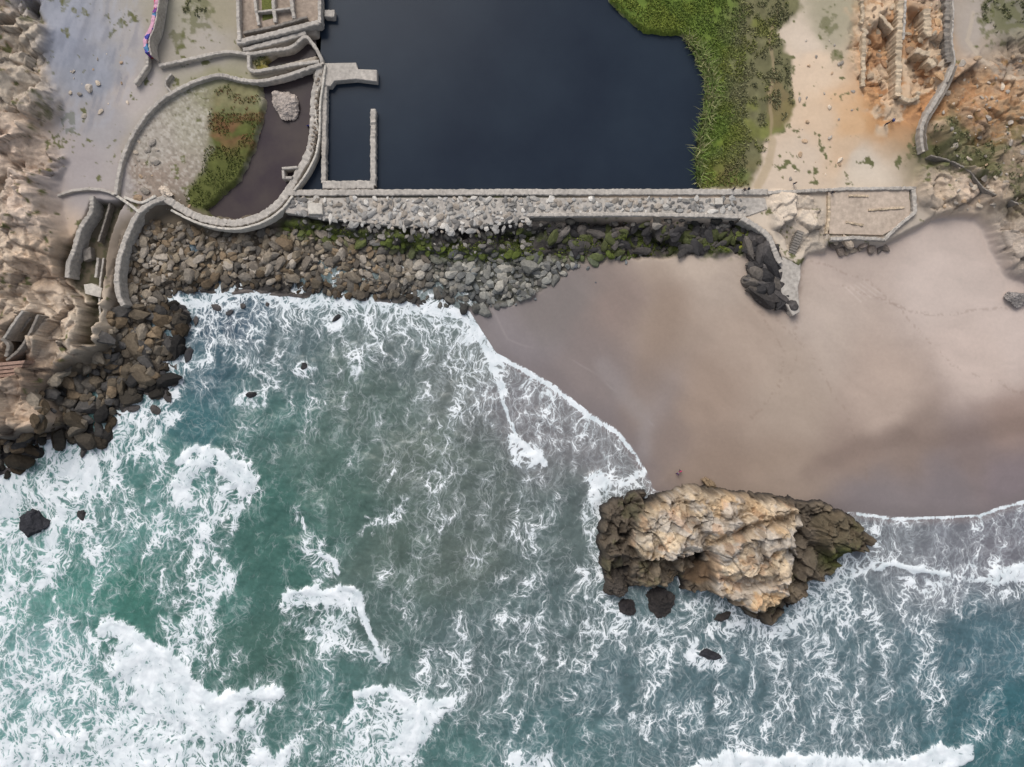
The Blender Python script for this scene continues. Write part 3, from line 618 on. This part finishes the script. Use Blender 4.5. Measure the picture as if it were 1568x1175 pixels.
def prism(name,poly,zt_,zb,mat,parent=None,bev=.08):
    P=gp(poly,zt_); bm=bmesh.new(); vs=[bm.verts.new(((x-CX)*S,-(y-CY)*S,zt_)) for x,y in P]; f=bm.faces.new(vs); bm.normal_update()
    if f.normal.z<0: f.normal_flip()
    r=bmesh.ops.extrude_face_region(bm,geom=[f]); nv=[e for e in r['geom'] if isinstance(e,bmesh.types.BMVert)]
    for v in nv: v.co.z=zt_
    for v in vs: v.co.z=zb
    bmesh.ops.recalc_face_normals(bm,faces=bm.faces)
    if bev: bmesh.ops.bevel(bm,geom=[e for e in bm.edges if all(v.co.z>zt_-.01 for v in e.verts)],offset=bev,segments=1,affect='EDGES')
    me=bpy.data.meshes.new(name); bm.to_mesh(me); bm.free(); me.materials.append(mat); me.shade_flat()
    ob=bpy.data.objects.new(name,me); bpy.context.collection.objects.link(ob)
    if parent: ob.parent=parent
    return ob
sw=empty('stone_seawall')
prism('wall_body',[(437,303),(1172,303),(1176,320),(1146,331),(820,333),(700,350),(600,346),(500,335),(437,326)],3.95,.5,MC,sw)
strip('pool_coping',[(440,295),(620,294.5),(900,294),(1176,294)],9,4.35,1.2,MC,sw,False,.8)
strip('outer_ledge',[(806,329),(960,328),(1080,330),(1142,332)],6,4.25,2.5,MC,sw,False,1)
PTS=inpoly([(446,303),(1140,303),(1142,325),(812,326),(806,333),(820,345),(700,362),(600,352),(500,340),(446,326)],7.6,.45); n=len(PTS)
rocks('masonry_stones',PTS,rng.gamma(6,.16,n).clip(.5,1.7),MR2,pick(n,[(162,159,154),(142,139,134),(182,177,169),(118,115,111),(156,146,134)],.18),.5,1.5,.35,sw,4.0)
PTS=inpoly([(446,336),(470,336),(600,352),(700,360),(820,342),(1140,336),(1144,352),(830,362),(800,388),(700,388),(600,378),(470,354)],8.5,.45); n=len(PTS)
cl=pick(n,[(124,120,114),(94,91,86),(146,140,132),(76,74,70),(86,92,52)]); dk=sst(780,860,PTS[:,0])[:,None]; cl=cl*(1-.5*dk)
rocks('fallen_stones',PTS,rng.gamma(5,.2,n).clip(.5,2.2),MR2,cl,.6,1.5,.25,sw)
PTS=inpoly([(830,348),(1146,340),(1150,384),(1000,390),(840,384)],11,.45); n=len(PTS)
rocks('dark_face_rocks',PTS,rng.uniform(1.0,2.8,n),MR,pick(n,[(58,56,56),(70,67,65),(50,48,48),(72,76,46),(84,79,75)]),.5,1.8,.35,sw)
prism('inspection_block',[(471,311),(493,311),(494,328),(472,328)],4.9,3.5,MCw,sw)
prism('inspection_block_small',[(1095,303),(1107,303),(1107,313),(1095,313)],4.8,3.5,MCw,sw)
rw=empty('curved_pond_wall')
ring=[(491,98),(487,120),(481,150),(480,190),(477,215),(470,240),(456,265),(442,290),(425,312),(400,330),(365,341),(330,339),(298,330),(272,316),(252,302)]
strip('ring_walkway',ring,11,4.3,1.2,MC,rw)
strip('ring_parapet',[(498,100),(494,130),(490,160),(489,200),(486,225),(480,245),(466,270),(450,291)],3,4.7,2,MCw,rw)
strip('south_lip',[(448,300),(430,322),(402,340),(365,350),(328,348),(294,338),(262,322)],3.5,4.5,2,MCw,rw)
PTS=inpoly([(484,110),(490,110),(488,200),(480,235),(474,235),(480,190)],6,.3); n=len(PTS)
rocks('rubble_fill',PTS,rng.uniform(.5,.8,n),MR2,pick(n,[(150,140,128),(120,108,96)]),.6,1.2,.3,rw,4.35)
prism('sluice_box_a',[(431,256),(455,254),(456,258),(432,260)],4.6,2.5,MC,rw); prism('sluice_box_b',[(431,261),(435,261),(436,274),(432,274)],4.6,2.5,MC,rw); prism('sluice_box_c',[(437,270),(448,270),(446,274),(437,274)],4.6,2.5,MC,rw)
wa=empty('curved_terrace_wall')
strip('outer_arc',[(176,298),(180,272),(186,245),(198,215),(216,185),(240,158),(266,140),(300,124),(335,115),(370,122),(400,124),(440,115),(470,105),(492,98)],5.5,4.9,3,MC,wa)
strip('inner_arc',[(262,113),(252,128),(263,142)],3,4.8,3,MC,wa)
strip('north_arc',[(243,100),(262,96),(300,88),(345,79),(380,82),(410,78),(445,72),(466,56),(478,66),(488,82),(494,98)],5,4.9,2.2,MC,wa)
strip('cross_arm',[(380,84),(384,108),(420,104),(455,98),(488,94)],5,4.9,2.2,MC,wa)
strip('lower_arc',[(252,302),(228,312),(210,328),(198,350),(188,375),(181,400),(178,430),(182,455),(188,468)],8,4.4,1.5,MC,wa)
strip('lower_rib',[(190,302),(215,310),(238,300)],4,4.6,3,MCw,wa)
strip('slip_arm',[(178,300),(196,312),(214,326)],4,4.6,3,MCw,wa)
jt=empty('concrete_jetty')
prism('jetty_head',[(488,97),(545,96),(548,106),(577,107),(577,125),(545,121),(512,124),(506,132),(490,131)],4.2,1.0,MC,jt)
strip('west_wall',[(497,132),(496,200),(495,280)],7,4.1,1.0,MC,jt)
strip('east_wall',[(571,167),(571,220),(571,284)],8,4.1,1.0,MC,jt)
strip('south_wall',[(494,283),(572,283)],12,4.12,1.0,MC,jt,False)
strip('inner_rib',[(486,135),(483,170),(486,200)],2.5,4.4,2,MCw,jt)
strip('mid_stub',[(497,20),(512,21)],11,4.1,1.5,MC,jt)
fr=empty('bathhouse_foundation_ruin')
MB=vmat('dusty_concrete_floor',1.2,.28,.5,.1,.9,.2,(158,143,129))
prism('floor',[(366,-60),(487,-60),(487,30),(420,50),(372,60),(366,50)],4.3,3,MB,fr,0)
for nm,l,w,z in (('west_wall',[(364,-60),(364,20),(366,62)],5,5.6),('south_wall',[(362,64),(400,56),(440,46),(490,33)],8,5.4),('east_wall',[(489,-60),(489,35)],5,5.5),('inner_south',[(372,50),(420,40),(470,26)],4,5.3),
    ('beam_a',[(388,-60),(390,0),(396,38)],4,5.4),('beam_b',[(418,-60),(418,0),(421,34)],5,5.4),('beam_c',[(446,-60),(446,0),(450,28)],5,5.4),('beam_d',[(394,18),(450,12)],3,5.3),('terrace',[(372,76),(420,64),(468,50)],7,4.8)):
    strip(nm,l,w,z,3.2,MC if nm!='inner_south' else MCd,fr)
prism('moss_floor',[(400,-10),(416,-10),(418,28),(402,32)],4.34,4.0,vmat('mossy_floor',3,.4,.6,.1,.9,.2,(96,100,52)),fr,0)
sl=empty('sluice_channel_ruin')
for nm,l,w,z in (('west_wall',[(140,300),(138,325),(122,350),(112,385),(104,402),(102,425)],7,4.6),('cap_wall',[(80,303),(110,292),(150,290),(176,298)],4,4.6),('east_wall',[(168,310),(160,340),(150,370)],3,3.0),('mid_wall',[(150,395),(146,425)],4,2.6),('lower_wall',[(158,395),(152,450),(156,520)],3,2.6)):
    strip(nm,l,w,z,.8,MC if nm!='east_wall' else MCd,sl)
prism('slab',[(128,436),(140,434),(156,442),(154,456),(130,450)],3.0,1.0,MCw,sl); prism('step_block',[(126,382),(138,378),(140,396),(128,400)],2.8,1,MCd,sl)
tr=empty('tunnel_entrance_ruin')
strip('north_wall',[(4,520),(20,496),(34,476)],4,8.6,4,MC,tr); strip('south_wall',[(10,552),(30,534),(46,508),(58,482)],4,8.6,4,MCd,tr); strip('lintel',[(2,518),(12,530),(8,546)],5,8.7,7.6,MCd,tr)
strip('fallen_beam',[(30,508),(46,486)],5,6.2,5.4,MCd,tr)
MBr=vmat('weathered_brick',3,.3,.5,.1,.9,.2,(150,124,110)); bs=empty('brick_steps')
for i in range(7): prism('step_%d'%i,[(-6,556+i*6),(38-i*3,552+i*6),(36-i*3,557+i*6),(-6,561+i*6)],9.0-i*.22,4,MBr,bs,.03)
def mural_mat():
    g=NT('painted_mural'); o=g.obj(); v=g.N('ShaderNodeTexVoronoi',voronoi_dimensions='3D'); g.set(v.inputs['Vector'],g.vmath('ADD',o,g.vmath('MULTIPLY',g.noise(o,.8,3).outputs['Color'],(1.5,1.5,1.5)))); v.inputs['Scale'].default_value=.75
    sp_=g.N('ShaderNodeSeparateColor'); g.set(sp_.inputs[0],v.outputs['Color']); r=g.N('ShaderNodeValToRGB'); g.set(r.inputs[0],sp_.outputs[0]); r.color_ramp.interpolation='CONSTANT'
    cs=[(0,(110,50,130)),(.2,(60,60,150)),(.4,(190,60,90)),(.6,(200,150,170)),(.75,(70,120,160)),(.88,(150,60,60))]
    for i,(p,c) in enumerate(cs):
        e=r.color_ramp.elements[i] if i<2 else r.color_ramp.elements.new(p)
        e.position=p; e.color=(*lin(c),1)
    g.set(g.b.inputs['Base Color'],r.outputs[0]); g.b.inputs['Roughness'].default_value=.7; return g.m
mw=empty('graffiti_wall'); strip('painted_wall',[(243,-30),(238,8),(232,40),(222,62),(225,80)],6,6.6,4.0,mural_mat(),mw); strip('wall_footing',[(225,84),(223,102),(205,128)],5,5.2,4.0,MC,mw); strip('wall_cap',[(247,-30),(242,8),(236,42),(228,62),(231,84)],2,6.9,4.0,MC,mw)
rr_=empty('stone_foundation_ruins')
for nm,l,w,z,m_ in (('long_wall',[(1379,-60),(1380,0),(1377,80),(1376,148)],9,6.7,MCt),('long_wall_cap',[(1386,-60),(1387,0),(1384,60)],3,6.9,MC),('west_footing',[(1324,50),(1323,90),(1322,132)],6,6.2,MCt),('west_footing_b',[(1318,-20),(1322,20),(1319,36)],5,6.2,MCt),('cross_footing',[(1378,148),(1392,154),(1404,150),(1408,140)],6,6.5,MCt),
    ('pier_a',[(1420,14),(1421,30),(1423,56)],11,6.6,MCt),('pier_b',[(1403,76),(1412,80),(1424,82)],9,6.4,MCt),('pier_c',[(1420,92),(1427,95),(1432,102)],8,6.4,MCt),('stair_wall',[(1452,-30),(1452,30),(1450,60),(1455,95)],9,6.8,MCd),('stair_rail',[(1459,-30),(1460,30),(1458,60),(1462,95),(1452,125)],2.5,7.4,MC),('outlier',[(1345,20),(1354,30),(1368,45)],5,6.1,MCt)):
    strip(nm,l,w,z,3.0,m_,rr_,True,1.7)
PTS=np.concatenate([inpoly([(1388,0),(1442,10),(1448,120),(1400,140),(1388,100)],10,.5),inpoly([(1310,0),(1374,10),(1374,150),(1330,160)],13,.5)]); n=len(PTS)
rocks('rubble',PTS,rng.gamma(2,.45,n).clip(.3,2.4),MR2,pick(n,[(166,148,126),(188,172,150),(164,130,100),(180,148,114),(138,118,98)]),.5,1.6,.4,rr_)
ws=empty('hillside_stairway')
strip('stair_flight',[(1460,100),(1448,130),(1430,160),(1416,184),(1412,205),(1416,232)],6,[7.2,6.0],3,MC,ws)
strip('handrail',[(1466,100),(1454,131),(1436,162),(1422,186),(1418,206),(1421,230)],1.2,[8.0,6.8],3,MCd,ws)
strip('path_kerb',[(1425,238),(1455,246),(1485,262),(1510,290),(1560,312)],2.2,[5.8,7.4],3,MCd,ws)
tw=empty('viewing_terrace_ruin')
prism('terrace_floor',[(1268,292),(1392,291),(1393,330),(1366,352),(1352,360),(1270,358)],4.25,2.2,vmat('terrace_floor',1.2,.2,.4,.1,.95,.1,(180,164,148)),tw,0)
for nm,l,w in (('north_wall',[(1176,295),(1240,292),(1300,289),(1400,288)],5),('east_wall',[(1400,286),(1402,325)],6),('southeast_wall',[(1402,325),(1372,350),(1354,368)],5),('south_wall',[(1354,367),(1310,364),(1272,366)],5),('inner_a',[(1270,300),(1270,335),(1266,358)],4),('inner_b',[(1300,300),(1330,300)],3),('inner_c',[(1296,340),(1322,345)],3),('inner_d',[(1330,322),(1385,318)],3)):
    strip(nm,l,w,4.7 if nm[:5]!='inner' else 4.5,1.5,MC if nm[:5]!='inner' else MCt,tw,False,1.5)
PTS=inpoly([(1275,366),(1350,374),(1362,385),(1290,392),(1270,384)],12,.4); n=len(PTS); rocks('wall_toe_rocks',PTS,rng.uniform(1.2,2.6,n),MR,pick(n,[(130,118,108),(160,146,130),(106,98,92)]),.7,1.5,.3,tw)
rp=empty('beach_ramp_wall')
strip('ramp_wall',[(1136,334),(1160,348),(1178,364),(1188,388),(1196,402)],8,4.6,1,MC,rp)
prism('ramp_head',[(1188,396),(1200,388),(1226,398),(1226,425),(1222,440),(1225,478),(1214,484),(1200,460),(1192,430)],3.6,.4,MC,rp)
for i in range(9):
    t=i/9; prism('stair_%d'%i,[(1222-14*t,352+34*t),(1232-14*t,356+34*t),(1230-14*t,359.5+34*t),(1220-14*t,355.5+34*t)],5.1-.14*i,3,MCd,rp,.02)
PTS=inpoly([(1142,368),(1168,364),(1184,382),(1190,420),(1204,452),(1212,478),(1198,462),(1160,462),(1148,440),(1142,400)],9,.4); n=len(PTS)
rocks('dark_cliff_face',PTS,rng.uniform(1.6,4.0,n),MR,pick(n,[(68,64,62),(82,78,76),(56,54,54),(94,88,82)]),1.0,2.2,.1,rp)
PTS=inpoly([(1125,362),(1150,352),(1160,362),(1148,384),(1128,384)],8,.3); n=len(PTS); rocks('mossy_rocks',PTS,rng.uniform(.8,1.6,n),MR,pick(n,[(112,112,44),(128,120,70),(90,96,50)]),.6,1.3,.2,rp)
pts=np.concatenate([inpoly([(200,200),(225,180),(250,230),(240,290),(200,290)],13,.5),inpoly([(100,100),(200,60),(210,180),(110,200)],26,.5),inpoly([(1230,60),(1310,60),(1310,270),(1200,280)],30,.5),inpoly([(1430,110),(1566,70),(1566,330),(1440,320)],15,.5),inpoly([(200,290),(290,300),(300,320),(215,330)],11,.4)])
n=len(pts); rocks('scattered_field_stones',pts,rng.gamma(2.2,.3,n).clip(.25,2.4),MR2,pick(n,[(186,172,154),(166,156,144),(172,148,122),(148,140,130)]),.6,1.4,.35)
print('walls',time.time()-T0)

# ------------------------------------------------------------ vegetation
MG=vmat('grass_blades',5,.2,.0,.01,.8,.15)
def tufts(name,poly,sp,hmin,hmax,palfn,lean=.55,k=4,wd=.16,keep=None,zfix=None):
    P=inpoly(poly,sp,.5) if sp else poly
    if keep is not None: P=P[keep(P[:,0],P[:,1])]
    n=len(P); a,b,z=place(P[:,0],P[:,1]); 
    if zfix is not None: z=np.maximum(z,zfix)
    base=np.stack([a,b,z],1); base=np.repeat(base,k,0); m=len(base); base[:,:2]+=rng.normal(size=(m,2))*.12
    h=rng.uniform(hmin,hmax,m); th=rng.uniform(0,6.283,m); l=h*rng.uniform(.2,1,m)*lean*1.6; ph=th+1.57
    w=wd*rng.uniform(.6,1.2,m)
    tip=base+np.stack([np.cos(th)*l,np.sin(th)*l,h],1); o=np.stack([np.cos(ph)*w*.5,np.sin(ph)*w*.5,np.zeros(m)],1)
    mid=base+np.stack([np.cos(th)*l*.35,np.sin(th)*l*.35,h*.6],1)
    V_=np.stack([base-o,base+o,mid+o*.8,mid-o*.8,tip],1).reshape(-1,3)
    i=np.arange(m)[:,None]*5; F1=i+np.array([0,1,2]); F2=i+np.array([0,2,3]); F3=i+np.array([3,2,4])
    c=np.repeat(palfn(P[:,0],P[:,1]),k,0)*(1+rng.normal(size=(m,1))*.22).clip(.4,1.8); c=np.repeat(c,5,0)
    return mesh_np(name,V_,np.concatenate([F1,F2,F3]),MG,c.clip(.01,.6))
def gpal(x,y):
    n=len(x); a=fbm(x,y,30,4,601); c=np.tile(lin((116,134,66)),(n,1)); t=sst(1090,1150,x+(a-.5)*80)[:,None]; c=c*(1-t)+lin((130,128,96))*t
    t=(sst(.5,.64,fbm(x,y,45,3,602))*.5)[:,None]; c=c*(1-t)+lin((138,142,64))*t
    t=(sst(235,275,y)*sst(.35,.6,a)*.7)[:,None]; c=c*(1-t)+lin((130,112,78))*t
    return c*(.75+.5*fbm(x,y,9,3,603))[:,None]
GBT=[(905,-40),(930,2),(945,16),(962,30),(985,50),(1045,55),(1080,98),(1090,150),(1078,200),(1070,240),(1070,288),(1150,286),(1165,248),(1175,215),(1200,182),(1214,160),(1206,90),(1190,50),(1220,10),(1210,-40)]
tufts('marsh_grass',GBT,3.0,.2,.6,gpal,keep=lambda x,y:(fbm(x,y,20,3,610)>.3)&((x<1140)|(fbm(x,y,12,3,611)>.52)))
def rpal(x,y): return pick(len(x),[(126,138,80),(110,130,66),(146,144,102)],.2)
tufts('pool_reeds',[(1046,56),(1066,74),(1084,98),(1096,140),(1092,165),(1080,205),(1072,240),(1074,288),(1064,288),(1062,240),(1068,200),(1077,160),(1076,125),(1064,100)],3.2,.7,2.2,rpal,.9,5,.14,None,ZPW)
def ppal(x,y):
    c=pick(len(x),[(94,104,54),(106,112,60),(84,90,50)],.2); t=(sst(255,205,y)*(rng.random(len(x))<.4))[:,None]; return c*(1-t)+lin((132,94,64))*t
tufts('pond_marsh_plants',VG,3.4,.12,.4,ppal,.5,4,.16,lambda x,y:(fbm(x,y,18,3,620)>.44)&((y>175)|(fbm(x,y,14,3,621)>.55)))
def opal(x,y): return pick(len(x),[(116,118,84),(104,106,72),(130,126,98),(94,98,68)],.2)
def shrub(name,spots):
    P=[]
    for x0,y0,rad in spots:
        n=int(rad*rad*.45); r=rad*np.sqrt(rng.random(n)); t=rng.uniform(0,6.283,n); P.append(np.stack([x0+r*np.cos(t),y0+r*np.sin(t)],1))
    P=np.concatenate(P); P=P[fbm(P[:,0],P[:,1],9,4,640)>.53]
    return tufts(name,P,0,.12,.4,opal,.7,4,.17)
shrub('coastal_scrub',[(50,28,12),(300,18,18),(1268,35,9),(1408,228,14),(1450,212,30),(1500,248,32),(1550,200,16),(1535,20,36),(1560,285,26),(1192,110,16),(510,4,16),(400,95,10),(1180,20,26)])
def kpal(x,y): return pick(len(x),[(82,92,38),(98,104,44),(66,76,34)],.2)
tufts('seaweed_mats',[(440,342),(520,350),(600,362),(700,376),(830,356),(930,352),(1000,366),(1140,372),(1142,384),(980,392),(830,392),(780,402),(700,404),(600,384),(500,370),(440,358)],3.2,.08,.3,kpal,.9,4,.22,lambda x,y:fbm(x,y,22,4,630)>.52)

# ------------------------------------------------------------ people
def person(x,y,shirt,trous,face=0.0,stride=.12):
    a,b,z=place(x,y); z=float(z[0]); a=float(a[0]); b=float(b[0])
    if 291<y<297 and x<1176: z=4.35
    root=empty('person'); root.location=(a,b,z); root.rotation_euler=(0,0,face)
    def skinned(nm,vs,es,rs,col,rt=0):
        me=bpy.data.meshes.new(nm); me.from_pydata(vs,es,[]); me.update(); ob=bpy.data.objects.new(nm,me); bpy.context.collection.objects.link(ob); ob.parent=root
        md=ob.modifiers.new('s','SKIN'); sv=me.skin_vertices[0].data
        for i,r in enumerate(rs): sv[i].radius=(r,r); sv[i].use_root=(i==rt)
        ob.modifiers.new('d','SUBSURF').levels=1; ob.modifiers['d'].render_levels=1
        g=NT(nm+'_cloth'); n=g.noise(g.obj(),12,3); g.set(g.b.inputs['Base Color'],g.mix(g.mr(n.outputs[0],.3,.7,0,1),(*lin(col)*.8,1),(*lin(col)*1.15,1))); g.b.inputs['Roughness'].default_value=.9; me.materials.append(g.m)
    s=stride
    skinned('trousers',[(0,0,.95),(.09,0,.88),(.1,s,.5),(.1,s*.8,.08),(.1,s+.12,.04),(-.09,0,.88),(-.1,-s*.4,.5),(-.1,-s,.1),(-.1,-s+.12,.04)],[(0,1),(1,2),(2,3),(3,4),(0,5),(5,6),(6,7),(7,8)],[.13,.1,.075,.05,.045,.1,.075,.05,.045],trous)
    skinned('jacket',[(0,0,.95),(0,.01,1.2),(0,0,1.42),(.19,0,1.4),(.25,-.04,1.14),(.24,.08,.92),(-.19,0,1.4),(-.25,.06,1.14),(-.24,.16,.94)],[(0,1),(1,2),(2,3),(3,4),(4,5),(2,6),(6,7),(7,8)],[.14,.15,.11,.075,.055,.04,.075,.055,.04],shirt)
    skinned('head',[(0,0,1.44),(0,.01,1.55),(0,.02,1.64),(0,.0,1.72)],[(0,1),(1,2),(2,3)],[.05,.07,.1,.08],(150,110,88))
    skinned('hair',[(0,-.03,1.6),(0,-.035,1.68),(0,-.01,1.76)],[(0,1),(1,2)],[.08,.105,.07],(40,30,24))
    skinned('hand_l',[(.24,.08,.9),(.24,.1,.82)],[(0,1)],[.035,.03],(150,110,88)); skinned('hand_r',[(-.24,.16,.92),(-.24,.19,.84)],[(0,1)],[.035,.03],(150,110,88))
for q in ((1040,721,(180,40,100),(40,42,60),.4),(1036,725,(80,50,110),(60,40,60),2.2),(1119,294,(40,40,44),(40,42,55),1.2),(1141,294,(30,40,60),(30,30,34),-1.0),(1213,284,(44,42,46),(40,50,80),.5),(1270,298,(36,34,40),(60,60,70),2.8),(1360,190,(50,80,150),(50,44,40),1.9),(1352,194,(40,40,50),(50,50,60),0.3),(475,197,(60,60,130),(44,42,46),.2),(1135,295,(90,80,76),(40,40,50),2.0),(1404,236,(60,60,66),(40,44,60),0.)):
    person(*q)

# ------------------------------------------------------------ light, sky, camera
el=math.radians(50); az=math.radians(-22)
w=bpy.data.worlds.new('World'); bpy.context.scene.world=w; w.use_nodes=True; nt=w.node_tree; nt.nodes.clear()
so=nt.nodes.new('ShaderNodeOutputWorld'); bg=nt.nodes.new('ShaderNodeBackground'); sk_=nt.nodes.new('ShaderNodeTexSky'); sk_.sky_type='NISHITA'; sk_.sun_disc=False; sk_.sun_elevation=el; sk_.sun_rotation=az
sk_.air_density=1.0; sk_.dust_density=4.0; hs=nt.nodes.new('ShaderNodeHueSaturation'); hs.inputs['Saturation'].default_value=.5
nt.links.new(sk_.outputs[0],hs.inputs['Color']); nt.links.new(hs.outputs[0],bg.inputs[0]); bg.inputs[1].default_value=.15; nt.links.new(bg.outputs[0],so.inputs[0])
sl_=bpy.data.lights.new('sun','SUN'); sl_.energy=1.3; sl_.angle=math.radians(30); sl_.color=(1,.985,.96); so_=bpy.data.objects.new('sun',sl_); bpy.context.collection.objects.link(so_)
from mathutils import Vector
dv=Vector((math.cos(el)*math.sin(az),math.cos(el)*math.cos(az),math.sin(el))); so_.rotation_euler=dv.to_track_quat('Z','Y').to_euler(); so_.location=dv*200
cd=bpy.data.cameras.new('camera'); cam=bpy.data.objects.new('camera',cd); bpy.context.collection.objects.link(cam); cam.location=(0,0,H); cd.sensor_fit='HORIZONTAL'; cd.angle=2*math.atan(1568*S/2/H); cd.clip_end=5000; cd.clip_start=1
sc=bpy.context.scene; sc.camera=cam; sc.view_settings.view_transform='Standard'; sc.view_settings.look='None'; sc.view_settings.exposure=0
print('done',time.time()-T0)
